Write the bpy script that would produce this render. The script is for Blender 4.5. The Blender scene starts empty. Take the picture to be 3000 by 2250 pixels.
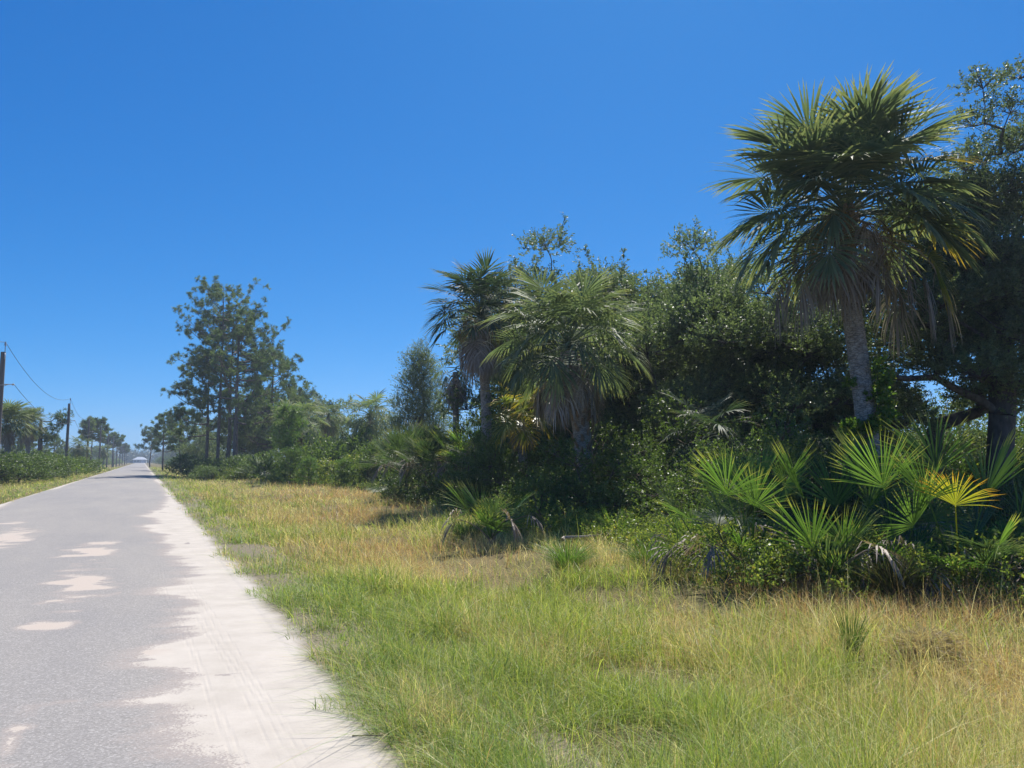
import bpy, math, random
import numpy as np
from mathutils import Vector, Matrix
PI = math.pi
S = bpy.context.scene
COL = S.collection

# ------------------------------------------------------------------ camera, sky, sun
F_PX, CX, CY = 2258.0, 1500.0, 1125.0
PSI, PITCH, EYE = math.radians(25.5), math.radians(5.69), 1.6
cam_d = bpy.data.cameras.new('camera')
cam = bpy.data.objects.new('camera', cam_d); COL.objects.link(cam)
cam_d.sensor_width = 36.0; cam_d.lens = 36.0 * F_PX / 3000.0
cam_d.clip_start = 0.05; cam_d.clip_end = 6000
cam.location = (0, 0, EYE); cam.rotation_euler = (PI/2 + PITCH, 0, -PSI)
S.camera = cam
SUN_AZ, SUN_EL = math.radians(40), math.radians(57)
EXPO, SKY_S = 0.45, 0.12
W = bpy.data.worlds.new('World'); S.world = W; W.use_nodes = True
nt = W.node_tree; bg = nt.nodes['Background']
sky = nt.nodes.new('ShaderNodeTexSky'); sky.sky_type = 'NISHITA'; sky.sun_disc = False
sky.sun_elevation = SUN_EL; sky.sun_rotation = SUN_AZ
sky.air_density = 0.6; sky.dust_density = 0.3; sky.ozone_density = 3; sky.altitude = 0
# per-channel response so that the clear sky has the deep blue of the photograph
sep = nt.nodes.new('ShaderNodeSeparateColor'); com = nt.nodes.new('ShaderNodeCombineColor'); nt.links.new(sky.outputs[0], sep.inputs[0])
for ci, (knee, x_out, g) in enumerate(((1.4, 2.9, 2.15), (.25, 1.33, .98), (.0, 1.42, .64))):
    m1 = nt.nodes.new('ShaderNodeMath'); m1.operation = 'MULTIPLY'; m1.inputs[1].default_value = 0.0707; nt.links.new(sep.outputs[ci], m1.inputs[0])
    m2 = nt.nodes.new('ShaderNodeMath'); m2.operation = 'POWER'; m2.inputs[1].default_value = g; nt.links.new(m1.outputs[0], m2.inputs[0])
    m3 = nt.nodes.new('ShaderNodeMath'); m3.operation = 'MULTIPLY'; m3.inputs[1].default_value = x_out; nt.links.new(m2.outputs[0], m3.inputs[0])
    m4 = nt.nodes.new('ShaderNodeMath'); m4.operation = 'MULTIPLY_ADD'; m4.inputs[1].default_value = knee; m4.inputs[2].default_value = 1; nt.links.new(m3.outputs[0], m4.inputs[0])
    m5 = nt.nodes.new('ShaderNodeMath'); m5.operation = 'DIVIDE'; nt.links.new(m3.outputs[0], m5.inputs[0]); nt.links.new(m4.outputs[0], m5.inputs[1])
    m6 = nt.nodes.new('ShaderNodeMath'); m6.operation = 'MULTIPLY'; m6.inputs[1].default_value = 1/(SKY_S*2**EXPO); nt.links.new(m5.outputs[0], m6.inputs[0])
    nt.links.new(m6.outputs[0], com.inputs[ci])
nt.links.new(com.outputs[0], bg.inputs[0]); bg.inputs[1].default_value = SKY_S
sd = bpy.data.lights.new('sun', 'SUN'); sd.energy = 5.0; sd.angle = math.radians(0.5); sd.color = (1, .955, .87)
so = bpy.data.objects.new('sun', sd); COL.objects.link(so)
sv = Vector((math.sin(SUN_AZ)*math.cos(SUN_EL), math.cos(SUN_AZ)*math.cos(SUN_EL), math.sin(SUN_EL)))
so.rotation_euler = sv.to_track_quat('Z', 'Y').to_euler(); so.location = (0, 0, 60)
S.view_settings.view_transform = 'Standard'; S.view_settings.look = 'None'
S.view_settings.exposure = EXPO; S.view_settings.gamma = 1
S.render.engine = 'CYCLES'
try:
    S.cycles.max_bounces = 8; S.cycles.transmission_bounces = 6; S.cycles.diffuse_bounces = 5
    S.cycles.volume_bounces = 0; S.cycles.caustics_reflective = False; S.cycles.caustics_refractive = False
    S.cycles.sample_clamp_indirect = 4
except Exception: pass

# ------------------------------------------------------------------ measuring helpers (photo pixels, 3000 wide, turned into places)
def pt(px, py, D):
    xc, yc = (px-CX)/F_PX, (CY-py)/F_PX
    fh, ve = math.cos(PITCH)-yc*math.sin(PITCH), math.sin(PITCH)+yc*math.cos(PITCH)
    t = D/fh
    return np.array((math.sin(PSI)*D+math.cos(PSI)*xc*t, math.cos(PSI)*D-math.sin(PSI)*xc*t, EYE+ve*t))
def gd(px, D):
    p = pt(px, 1350, D); p[2] = 0; return p
def gp(px, py):
    xc, yc = (px-CX)/F_PX, (CY-py)/F_PX
    fh, ve = math.cos(PITCH)-yc*math.sin(PITCH), math.sin(PITCH)+yc*math.cos(PITCH)
    p = pt(px, py, EYE*fh/(-ve)); p[2] = 0; return p
def hgt(py, D): return pt(1500, py, D)[2]

# ------------------------------------------------------------------ naming helpers
def tag(o, label=None, cat=None, group=None, kind=None):
    if label: o['label'] = label
    if cat: o['category'] = cat
    if group: o['group'] = group
    if kind: o['kind'] = kind
    return o
def thing(name, label, cat, loc, rz=0, sc=1.0, group=None):
    o = bpy.data.objects.new(name, None); COL.objects.link(o)
    o.location = tuple(loc); o.rotation_euler = (0, 0, rz)
    o.scale = (sc, sc, sc) if np.isscalar(sc) else sc
    o.empty_display_size = .2
    return tag(o, label, cat, group)
def part(name, mesh, parent, label=None, loc=(0, 0, 0), rz=0):
    o = bpy.data.objects.new(name, mesh); COL.objects.link(o); o.parent = parent
    o.location = loc; o.rotation_euler = (0, 0, rz)
    if label: o['label'] = label
    return o
def single(name, mesh, label=None, cat=None, kind=None, group=None, loc=(0, 0, 0)):
    o = bpy.data.objects.new(name, mesh); COL.objects.link(o); o.location = tuple(loc)
    return tag(o, label, cat, group, kind)

# ------------------------------------------------------------------ mesh helpers
class MB:
    """collects vertices and faces with a random value and a position-along-leaf value per face"""
    def __init__(s): s.V = []; s.F = []; s.R = []; s.T = []; s.n = 0; s.C = []
    def add(s, V, F, rnd=None, t=None, col=None):
        V = np.asarray(V, float).reshape(-1, 3); F = np.asarray(F, int)
        if len(F) == 0: return
        if rnd is None: rnd = np.full(len(F), .5)
        if t is None: t = np.zeros(len(F))
        s.V.append(V); s.F.append(F+s.n); s.n += len(V)
        s.R.append(np.broadcast_to(rnd, (len(F),))); s.T.append(np.broadcast_to(t, (len(F),)))
        if col is not None: s.C.append(np.broadcast_to(col, (len(F), 3)))
    def build(s, name, mat, smooth=False):
        me = bpy.data.meshes.new(name)
        if s.n:
            V = np.concatenate(s.V)
            nl = [f.shape[1] for f in s.F]
            li = np.concatenate([f.ravel() for f in s.F])
            tot = np.concatenate([np.full(len(f), f.shape[1]) for f in s.F])
            st = np.concatenate(([0], np.cumsum(tot)[:-1]))
            me.vertices.add(len(V)); me.vertices.foreach_set('co', V.astype(np.float32).ravel())
            me.loops.add(len(li)); me.loops.foreach_set('vertex_index', li.astype(np.int32))
            me.polygons.add(len(tot)); me.polygons.foreach_set('loop_start', st.astype(np.int32))
            me.polygons.foreach_set('loop_total', tot.astype(np.int32))
            me.polygons.foreach_set('use_smooth', np.full(len(tot), smooth))
            a = me.attributes.new('rnd', 'FLOAT', 'FACE'); a.data.foreach_set('value', np.concatenate(s.R).astype(np.float32))
            a = me.attributes.new('along', 'FLOAT', 'FACE'); a.data.foreach_set('value', np.concatenate(s.T).astype(np.float32))
            if s.C:
                c = np.concatenate(s.C); c = np.c_[c, np.ones(len(c))]
                a = me.attributes.new('tone', 'FLOAT_COLOR', 'FACE'); a.data.foreach_set('color', c.astype(np.float32).ravel())
            me.update(calc_edges=True)
        me.materials.append(mat)
        return me
def nrm(a): return a/np.maximum(np.linalg.norm(a, axis=-1, keepdims=True), 1e-9)
def rv(rng, n): return nrm(rng.normal(size=(n, 3)))
def tube(mb, pts, rad, sides=7, rnd=.5, cap=True):
    pts = np.asarray(pts, float); n = len(pts); rad = np.broadcast_to(rad, (n,)) if np.ndim(rad) < 2 else rad
    tan = nrm(np.gradient(pts, axis=0))
    ref = np.array((1., 0, 0)) if abs(tan[:, 2]).mean() > .7 else np.array((0, 0, 1.))
    u = nrm(np.cross(tan, ref)); v = np.cross(tan, u)
    a = np.arange(sides)*2*PI/sides
    r = rad[:, None, None] if rad.ndim == 1 else rad[:, :, None]
    V = pts[:, None]+r*(np.cos(a)[None, :, None]*u[:, None]+np.sin(a)[None, :, None]*v[:, None])
    i = np.arange(n-1)[:, None]*sides; j = np.arange(sides)[None]; k = (j+1) % sides
    F = np.stack([i+j, i+k, i+sides+k, i+sides+j], -1).reshape(-1, 4)
    mb.add(V.reshape(-1, 3), F, rnd)
    if cap:
        mb.add(V[-1], np.array([list(range(sides))]), rnd)
def box(mb, c, s, rz=0, rnd=.5):
    c = np.array(c, float); s = np.array(s, float)/2
    g = np.array([[x, y, z] for x in (-1, 1) for y in (-1, 1) for z in (-1, 1)])*s
    m = np.array([[math.cos(rz), -math.sin(rz), 0], [math.sin(rz), math.cos(rz), 0], [0, 0, 1]])
    mb.add(g@m.T+c, [[0, 1, 3, 2], [4, 6, 7, 5], [0, 4, 5, 1], [2, 3, 7, 6], [0, 2, 6, 4], [1, 5, 7, 3]], rnd)
# value noise
_rs = np.random.RandomState(5); _tab = _rs.rand(256, 256)
def vnoise(x, y):
    xi = np.floor(x).astype(int); yi = np.floor(y).astype(int); fx = x-xi; fy = y-yi
    fx = fx*fx*(3-2*fx); fy = fy*fy*(3-2*fy)
    g = lambda a, b: _tab[a & 255, b & 255]
    return (g(xi, yi)*(1-fx)+g(xi+1, yi)*fx)*(1-fy)+(g(xi, yi+1)*(1-fx)+g(xi+1, yi+1)*fx)*fy
def fbm(x, y, o=4):
    s = 0; a = .5; t = 0
    for i in range(o):
        s = s+a*vnoise(x*2**i+17.3*i, y*2**i+5.1*i); t += a; a *= .5
    return s/t

# ------------------------------------------------------------------ materials
def newmat(name):
    m = bpy.data.materials.new(name); m.use_nodes = True; m.node_tree.nodes.clear(); return m
def node(m, t, **kw):
    n = m.node_tree.nodes.new(t)
    for k, v in kw.items(): setattr(n, k, v)
    return n
def ramp(m, stops, fac):
    r = node(m, 'ShaderNodeValToRGB'); e = r.color_ramp.elements
    while len(e) < len(stops): e.new(.5)
    for i, (p, c) in enumerate(stops): e[i].position = p; e[i].color = (*c, 1)
    m.node_tree.links.new(fac, r.inputs[0]); return r.outputs[0]
def leafmat(name, stops, trans=.35, rough=.42, spec=.5, tip=None, tcol=1.5, objvar=.25, attr='rnd'):
    m = newmat(name); L = m.node_tree.links.new
    at = node(m, 'ShaderNodeAttribute', attribute_name=attr)
    col = ramp(m, stops, at.outputs['Fac'])
    oi = node(m, 'ShaderNodeObjectInfo')
    tc = node(m, 'ShaderNodeTexCoord'); nz = node(m, 'ShaderNodeTexNoise'); nz.inputs['Scale'].default_value = .9
    L(tc.outputs['Object'], nz.inputs['Vector'])
    ad = node(m, 'ShaderNodeMath', operation='ADD'); L(oi.outputs['Random'], ad.inputs[0]); L(nz.outputs[0], ad.inputs[1])
    mr = node(m, 'ShaderNodeMapRange'); mr.inputs['From Min'].default_value = .3; mr.inputs['From Max'].default_value = 1.7
    mr.inputs['To Min'].default_value = 1-objvar; mr.inputs['To Max'].default_value = 1+objvar
    L(ad.outputs[0], mr.inputs['Value'])
    mul = node(m, 'ShaderNodeVectorMath', operation='SCALE'); L(col, mul.inputs[0]); L(mr.outputs[0], mul.inputs['Scale'])
    c = mul.outputs[0]
    if tip:
        al = node(m, 'ShaderNodeAttribute', attribute_name='along')
        r2 = ramp(m, [(tip[1], (0, 0, 0)), (1, (1, 1, 1))], al.outputs['Fac'])
        mx = node(m, 'ShaderNodeMixRGB'); L(r2, mx.inputs[0]); L(c, mx.inputs[1]); mx.inputs[2].default_value = (*tip[0], 1); c = mx.outputs[0]
    p = node(m, 'ShaderNodeBsdfPrincipled'); p.inputs['Roughness'].default_value = rough
    p.inputs['Specular IOR Level'].default_value = spec; L(c, p.inputs['Base Color'])
    tr = node(m, 'ShaderNodeBsdfTranslucent')
    tv = node(m, 'ShaderNodeVectorMath', operation='MULTIPLY'); L(c, tv.inputs[0]); tv.inputs[1].default_value = (tcol*1.0, tcol*1.08, tcol*.65)
    L(tv.outputs[0], tr.inputs['Color'])
    ms = node(m, 'ShaderNodeMixShader'); ms.inputs[0].default_value = trans; L(p.outputs[0], ms.inputs[1]); L(tr.outputs[0], ms.inputs[2])
    o = node(m, 'ShaderNodeOutputMaterial'); L(ms.outputs[0], o.inputs[0])
    return m
def barkmat(name, a, b, scale=(14, 14, 3), bump=.6, ring=0, rough=.9):
    m = newmat(name); L = m.node_tree.links.new
    tc = node(m, 'ShaderNodeTexCoord'); mp = node(m, 'ShaderNodeMapping'); mp.inputs['Scale'].default_value = scale
    L(tc.outputs['Object'], mp.inputs[0])
    nz = node(m, 'ShaderNodeTexNoise'); nz.inputs['Scale'].default_value = 1; nz.inputs['Detail'].default_value = 6; L(mp.outputs[0], nz.inputs['Vector'])
    c = ramp(m, [(.3, a), (.7, b)], nz.outputs[0]); h = nz.outputs[0]
    if ring:
        vo = node(m, 'ShaderNodeTexVoronoi'); m2 = node(m, 'ShaderNodeMapping'); m2.inputs['Scale'].default_value = (9, 9, ring)
        L(tc.outputs['Object'], m2.inputs[0]); L(m2.outputs[0], vo.inputs['Vector']); vo.inputs['Scale'].default_value = 1
        vo.feature = 'DISTANCE_TO_EDGE'
        r = ramp(m, [(0, (.35, .35, .35)), (.12, (1, 1, 1))], vo.outputs['Distance'])
        mx = node(m, 'ShaderNodeMixRGB', blend_type='MULTIPLY'); mx.inputs[0].default_value = .8
        L(c, mx.inputs[1]); L(r, mx.inputs[2]); c = mx.outputs[0]
        ad = node(m, 'ShaderNodeMath', operation='ADD'); L(h, ad.inputs[0]); L(r, ad.inputs[1]); h = ad.outputs[0]
    p = node(m, 'ShaderNodeBsdfPrincipled'); p.inputs['Roughness'].default_value = rough; L(c, p.inputs['Base Color'])
    bu = node(m, 'ShaderNodeBump'); bu.inputs['Strength'].default_value = bump; bu.inputs['Distance'].default_value = .02
    L(h, bu.inputs['Height']); L(bu.outputs[0], p.inputs['Normal'])
    o = node(m, 'ShaderNodeOutputMaterial'); L(p.outputs[0], o.inputs[0]); return m
def plainmat(name, c, rough=.6, metal=0, var=.12, scale=6):
    m = newmat(name); L = m.node_tree.links.new
    tc = node(m, 'ShaderNodeTexCoord'); nz = node(m, 'ShaderNodeTexNoise'); nz.inputs['Scale'].default_value = scale; nz.inputs['Detail'].default_value = 5
    L(tc.outputs['Object'], nz.inputs['Vector'])
    c2 = ramp(m, [(.3, tuple(v*(1-var) for v in c)), (.7, tuple(min(1, v*(1+var)) for v in c))], nz.outputs[0])
    p = node(m, 'ShaderNodeBsdfPrincipled'); p.inputs['Roughness'].default_value = rough; p.inputs['Metallic'].default_value = metal
    L(c2, p.inputs['Base Color']); o = node(m, 'ShaderNodeOutputMaterial'); L(p.outputs[0], o.inputs[0]); return m

M = {}
M['oak'] = leafmat('oak_leaf', [(0, (.06, .085, .04)), (.6, (.135, .175, .08)), (.95, (.20, .235, .10)), (1, (.42, .36, .08))], trans=.4, rough=.46, spec=.5, tcol=1.8)
M['oak_blue'] = leafmat('dark_oak_leaf', [(0, (.035, .055, .030)), (1, (.07, .10, .05))], trans=.25, rough=.36, spec=.7)
M['shrub'] = leafmat('shrub_leaf', [(0, (.065, .10, .022)), (.7, (.125, .18, .04)), (.93, (.20, .24, .06)), (1, (.45, .36, .06))], trans=.42, rough=.45, spec=.45)
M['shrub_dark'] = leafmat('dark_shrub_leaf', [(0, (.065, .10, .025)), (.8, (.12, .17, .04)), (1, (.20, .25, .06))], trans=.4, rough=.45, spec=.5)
M['shrub_yellow'] = leafmat('yellowing_shrub_leaf', [(0, (.10, .14, .03)), (.6, (.18, .23, .05)), (.85, (.32, .32, .06)), (1, (.55, .40, .07))], trans=.45, rough=.45)
M['weed_red'] = leafmat('reddish_weed_leaf', [(0, (.12, .12, .04)), (.5, (.24, .2, .06)), (1, (.36, .16, .08))], trans=.35, rough=.6)
M['vine'] = leafmat('vine_leaf', [(0, (.08, .15, .02)), (.7, (.16, .26, .04)), (1, (.4, .36, .05))], trans=.5, rough=.4)
M['feather'] = leafmat('feathery_leaf', [(0, (.09, .125, .06)), (1, (.19, .22, .11))], trans=.36, rough=.5)
M['pine'] = leafmat('pine_needles', [(0, (.06, .10, .042)), (.7, (.13, .185, .065)), (1, (.24, .27, .10))], trans=.38, rough=.5)
M['pine_young'] = leafmat('young_pine_needles', [(0, (.075, .13, .03)), (1, (.16, .24, .055))], trans=.4, rough=.45)
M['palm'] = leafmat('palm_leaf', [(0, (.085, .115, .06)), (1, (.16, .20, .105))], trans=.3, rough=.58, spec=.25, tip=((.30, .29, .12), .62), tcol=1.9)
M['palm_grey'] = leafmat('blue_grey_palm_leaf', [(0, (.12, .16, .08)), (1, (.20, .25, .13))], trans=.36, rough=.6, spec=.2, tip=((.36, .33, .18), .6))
M['palm_blue'] = leafmat('shade_toned_palm_leaf', [(0, (.04, .068, .04)), (1, (.08, .12, .065))], trans=.3, rough=.58, spec=.25, tip=((.26, .24, .12), .65))  # darker, cooler copy of the palm leaf, shade painted into its colour
M['palm_yellow'] = leafmat('yellowing_palm_leaf', [(0, (.12, .16, .03)), (1, (.20, .22, .04))], trans=.42, rough=.35, tip=((.55, .33, .04), .35))
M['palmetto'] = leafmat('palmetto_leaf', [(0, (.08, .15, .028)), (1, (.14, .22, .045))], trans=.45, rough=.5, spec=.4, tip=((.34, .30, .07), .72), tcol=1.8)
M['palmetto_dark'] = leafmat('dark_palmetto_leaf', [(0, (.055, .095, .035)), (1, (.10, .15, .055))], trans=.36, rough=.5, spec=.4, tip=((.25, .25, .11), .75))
M['palmetto_yellow'] = leafmat('yellow_palmetto_leaf', [(0, (.30, .32, .03)), (1, (.42, .38, .04))], trans=.5, rough=.4, tip=((.55, .25, .03), .55))
M['dead'] = leafmat('dead_frond', [(0, (.16, .115, .085)), (.6, (.28, .21, .155)), (1, (.42, .34, .26))], trans=.25, rough=.6, tcol=1.1, tip=((.30, .24, .18), .5))
M['dead_grey'] = leafmat('grey_dead_frond', [(0, (.22, .185, .165)), (1, (.48, .41, .36))], trans=.15, rough=.6, tcol=1.1)
M['fruit'] = leafmat('palm_fruit_stalks', [(0, (.10, .08, .03)), (.6, (.22, .17, .05)), (1, (.42, .26, .05))], trans=.25, rough=.6)
M['palm_bark'] = barkmat('palm_bark', (.25, .21, .175), (.50, .44, .38), (10, 10, 12), .8, ring=26)
M['boot'] = barkmat('leaf_base_bark', (.16, .10, .06), (.36, .25, .16), (12, 12, 8), .5)
M['oak_bark'] = barkmat('oak_bark', (.05, .042, .036), (.13, .115, .10), (10, 10, 4), .9)
M['pine_bark'] = barkmat('pine_bark', (.10, .075, .06), (.24, .19, .155), (8, 8, 2.5), .9)
M['stem'] = barkmat('shrub_stem', (.08, .06, .04), (.18, .14, .10), (20, 20, 8), .4)
M['pole'] = barkmat('pole_wood', (.12, .105, .09), (.24, .21, .18), (14, 14, .8), .5)
M['steel'] = plainmat('galvanised_steel', (.42, .43, .44), .45, .7)
M['porcelain'] = plainmat('insulator', (.5, .5, .5), .25)
M['wire'] = plainmat('wire', (.09, .09, .10), .5)
M['white'] = plainmat('white_paint', (.72, .72, .70), .5)
M['roof'] = plainmat('pale_metal_roof', (.62, .64, .66), .4, .0)
M['wall'] = plainmat('house_wall', (.45, .47, .46), .8)
M['glass'] = plainmat('window_glass', (.05, .06, .07), .1)

# ------------------------------------------------------------------ ground
def ground_mat():
    m = newmat('ground_soil'); L = m.node_tree.links.new
    tc = node(m, 'ShaderNodeTexCoord'); nz = node(m, 'ShaderNodeTexNoise'); nz.inputs['Scale'].default_value = .35; nz.inputs['Detail'].default_value = 8
    L(tc.outputs['Object'], nz.inputs['Vector'])
    n2 = node(m, 'ShaderNodeTexNoise'); n2.inputs['Scale'].default_value = 25; n2.inputs['Detail'].default_value = 6; L(tc.outputs['Object'], n2.inputs['Vector'])
    c1 = ramp(m, [(.35, (.12, .12, .045)), (.5, (.19, .16, .075)), (.65, (.25, .19, .10))], nz.outputs[0])
    c2 = ramp(m, [(.3, (.5, .5, .5)), (.7, (1.25, 1.25, 1.25))], n2.outputs[0])
    mx = node(m, 'ShaderNodeMixRGB', blend_type='MULTIPLY'); mx.inputs[0].default_value = 1; L(c1, mx.inputs[1]); L(c2, mx.inputs[2])
    p = node(m, 'ShaderNodeBsdfPrincipled'); p.inputs['Roughness'].default_value = 1; p.inputs['Specular IOR Level'].default_value = .1; L(mx.outputs[0], p.inputs['Base Color'])
    bu = node(m, 'ShaderNodeBump'); bu.inputs['Strength'].default_value = .8; bu.inputs['Distance'].default_value = .05
    L(n2.outputs[0], bu.inputs['Height']); L(bu.outputs[0], p.inputs['Normal'])
    o = node(m, 'ShaderNodeOutputMaterial'); L(p.outputs[0], o.inputs[0]); return m
ROAD_L, ROAD_R, Y_END = -4.55, 1.18, 640.0
def ground_z(x, y):
    """gentle swale beside the road"""
    x = np.asarray(x, float); d = np.where(x > 0, x-ROAD_R, ROAD_L-x)
    z = -.22*np.exp(-((d-3.6)/1.8)**2)+.10*(fbm(x*.25+9, y*.25)-.5)*np.clip(d/2, 0, 1)
    return np.where(d > 0, z*np.clip(d/1.2, 0, 1), 0)
def grid_mesh(name, xs, ys, zf, mat):
    X, Y = np.meshgrid(xs, ys); Z = zf(X, Y)
    n, k = X.shape; i = np.arange(n-1)[:, None]*k+np.arange(k-1)[None]
    F = np.stack([i, i+1, i+k+1, i+k], -1).reshape(-1, 4)
    mb = MB(); mb.add(np.stack([X, Y, Z], -1).reshape(-1, 3), F)
    return mb.build(name, mat, True), X, Y
xs = np.unique(np.concatenate([[-2500, -800, -300, -100, -50, -30], np.arange(-20, 26, .4), [ROAD_L, ROAD_R], [30, 50, 100, 300, 900, 2500]]))
ys = np.unique(np.concatenate([[-1500, -300, -60, -20], np.arange(-10, 60, .5), np.arange(60, 300, 6), [400, 600, 900, 1600, 3500]]))
gm, _, _ = grid_mesh('ground', xs, ys, lambda x, y: ground_z(x, y)-.012, ground_mat())
single('ground', gm, kind='structure')

# ------------------------------------------------------------------ road
bpts = [(690, 2245), (600, 2215), (531, 2150), (401, 2069), (520, 2045), (559, 2010), (500, 1975), (380, 1940), (470, 1915), (530, 1880), (545, 1840), (575, 1800), (585, 1775),
        (472, 1742), (540, 1715), (586, 1690), (560, 1662), (456, 1625), (480, 1605), (430, 1585), (440, 1570), (380, 1550), (450, 1535), (390, 1515), (450, 1490), (470, 1465), (470, 1440), (462, 1425)]
bw = sorted([(gp(a, b)[1], gp(a, b)[0]) for a, b in bpts])
bys = np.array([b[0] for b in bw]); bxs = np.array([b[1] for b in bw])
patches = [(265, 1622, 55, 20), (235, 1722, 62, 40), (140, 1850, 50, 8), (110, 2098, 120, 22), (30, 2200, 45, 45), (25, 1582, 45, 18), (40, 1538, 30, 4), (470, 1925, 45, 8)]
def road_mat():
    m = newmat('asphalt_and_sand'); L = m.node_tree.links.new
    tc = node(m, 'ShaderNodeTexCoord')
    def nz(s, d=5, sc=(1, 1, 1)):
        mp = node(m, 'ShaderNodeMapping'); mp.inputs['Scale'].default_value = sc; L(tc.outputs['Object'], mp.inputs[0])
        n = node(m, 'ShaderNodeTexNoise'); n.inputs['Scale'].default_value = s; n.inputs['Detail'].default_value = d; n.inputs['Roughness'].default_value = .65
        L(mp.outputs[0], n.inputs['Vector']); return n.outputs[0]
    vo = node(m, 'ShaderNodeTexVoronoi'); vo.inputs['Scale'].default_value = 95; L(tc.outputs['Object'], vo.inputs['Vector'])
    chips = node(m, 'ShaderNodeSeparateColor'); L(vo.outputs['Color'], chips.inputs[0])
    asp = ramp(m, [(0, (.235, .22, .203)), (.5, (.285, .267, .25)), (.85, (.32, .30, .28)), (1, (.41, .385, .36))], chips.outputs[0])
    big = ramp(m, [(.3, (.86, .87, .9)), (.7, (1.1, 1.08, 1.04))], nz(.5, 6, (1, .25, 1)))
    mx = node(m, 'ShaderNodeMixRGB', blend_type='MULTIPLY'); mx.inputs[0].default_value = 1; L(asp, mx.inputs[1]); L(big, mx.inputs[2])
    # dusty tan film near the sand
    at = node(m, 'ShaderNodeAttribute', attribute_name='sand'); sf = at.outputs['Fac']
    fine = nz(9, 8, (1, 1.4, 1)); 
    ad = node(m, 'ShaderNodeMath', operation='MULTIPLY_ADD'); L(fine, ad.inputs[0]); ad.inputs[1].default_value = .34; ad.inputs[2].default_value = -.17
    sm0 = node(m, 'ShaderNodeMath', operation='ADD'); L(ad.outputs[0], sm0.inputs[0]); L(sf, sm0.inputs[1])
    sm = node(m, 'ShaderNodeMath', operation='MULTIPLY_ADD'); L(chips.outputs[1], sm.inputs[0]); sm.inputs[1].default_value = .16; sm1 = node(m, 'ShaderNodeMath', operation='SUBTRACT'); L(sm0.outputs[0], sm1.inputs[0]); sm1.inputs[1].default_value = .08; L(sm1.outputs[0], sm.inputs[2])
    film = ramp(m, [(.18, (0, 0, 0)), (.5, (.55, .55, .55))], sm.outputs[0])
    mx1 = node(m, 'ShaderNodeMixRGB'); L(film, mx1.inputs[0]); L(mx.outputs[0], mx1.inputs[1]); mx1.inputs[2].default_value = (.40, .33, .285, 1)
    sand_c = ramp(m, [(.3, (.42, .375, .32)), (.6, (.50, .45, .39))], nz(2.2, 6))
    spk = ramp(m, [(.27, (.55, .55, .52)), (.36, (1, 1, 1))], nz(60, 3))
    ms = node(m, 'ShaderNodeMixRGB', blend_type='MULTIPLY'); ms.inputs[0].default_value = .5; L(sand_c, ms.inputs[1]); L(spk, ms.inputs[2])
    tn = node(m, 'ShaderNodeAttribute', attribute_name='pink')
    mp_ = node(m, 'ShaderNodeMixRGB'); L(tn.outputs['Fac'], mp_.inputs[0]); L(ms.outputs[0], mp_.inputs[1]); mp_.inputs[2].default_value = (.46, .39, .33, 1)
    mk = ramp(m, [(.485, (0, 0, 0)), (.53, (1, 1, 1))], sm.outputs[0])
    mx2 = node(m, 'ShaderNodeMixRGB'); L(mk, mx2.inputs[0]); L(mx1.outputs[0], mx2.inputs[1]); L(mp_.outputs[0], mx2.inputs[2])
    p = node(m, 'ShaderNodeBsdfPrincipled'); p.inputs['Roughness'].default_value = .85; p.inputs['Specular IOR Level'].default_value = .3
    sa = node(m, 'ShaderNodeAttribute', attribute_name='soil'); mx3 = node(m, 'ShaderNodeMixRGB'); L(sa.outputs['Fac'], mx3.inputs[0]); L(mx2.outputs[0], mx3.inputs[1])
    sc_ = ramp(m, [(.35, (.10, .085, .05)), (.65, (.24, .20, .13))], nz(30, 6)); L(sc_, mx3.inputs[2]); L(mx3.outputs[0], p.inputs['Base Color'])
    # tyre grooves pressed into the sand
    sx = node(m, 'ShaderNodeSeparateXYZ'); L(tc.outputs['Object'], sx.inputs[0])
    tk = node(m, 'ShaderNodeAttribute', attribute_name='track')
    hn = node(m, 'ShaderNodeMath', operation='MULTIPLY'); L(chips.outputs[0], hn.inputs[0])
    inv = node(m, 'ShaderNodeMath', operation='SUBTRACT'); inv.inputs[0].default_value = 1; L(mk, inv.inputs[1]); L(inv.outputs[0], hn.inputs[1])
    h2 = node(m, 'ShaderNodeMath', operation='MULTIPLY_ADD'); L(tk.outputs['Fac'], h2.inputs[0]); h2.inputs[1].default_value = -.9; L(hn.outputs[0], h2.inputs[2])
    h3 = node(m, 'ShaderNodeMath', operation='MULTIPLY_ADD'); L(nz(40, 5), h3.inputs[0]); h3.inputs[1].default_value = .8; L(h2.outputs[0], h3.inputs[2])
    bu = node(m, 'ShaderNodeBump'); bu.inputs['Strength'].default_value = .5; bu.inputs['Distance'].default_value = .006
    L(h3.outputs[0], bu.inputs['Height']); L(bu.outputs[0], p.inputs['Normal'])
    o = node(m, 'ShaderNodeOutputMaterial'); L(p.outputs[0], o.inputs[0]); return m
rxs = np.concatenate([np.linspace(ROAD_L-.1, -1.8, 60), np.linspace(-1.76, ROAD_R, 180), ROAD_R+np.linspace(.02, 1.3, 44)])
rys = np.concatenate([[-60, -10], np.linspace(-3, 14, 420), 14.05+np.cumsum(np.linspace(.05, .6, 120)), np.linspace(56, Y_END, 90)])
def rz_(x, y): return np.where(x > ROAD_R, ground_z(x, y)+.004-.03*np.clip((x-ROAD_R)/1.3, 0, 1)**3, 0)+.004+.05*(1-((x-(ROAD_L+ROAD_R)/2)/((ROAD_R-ROAD_L)/2))**2).clip(0)-.0*y
rm, RX, RY = grid_mesh('road', rxs, rys, rz_, road_mat())
Xb = np.interp(RY, bys, bxs)
Xb = Xb+.28*np.clip((RY-12)/6, 0, 1)
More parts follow.
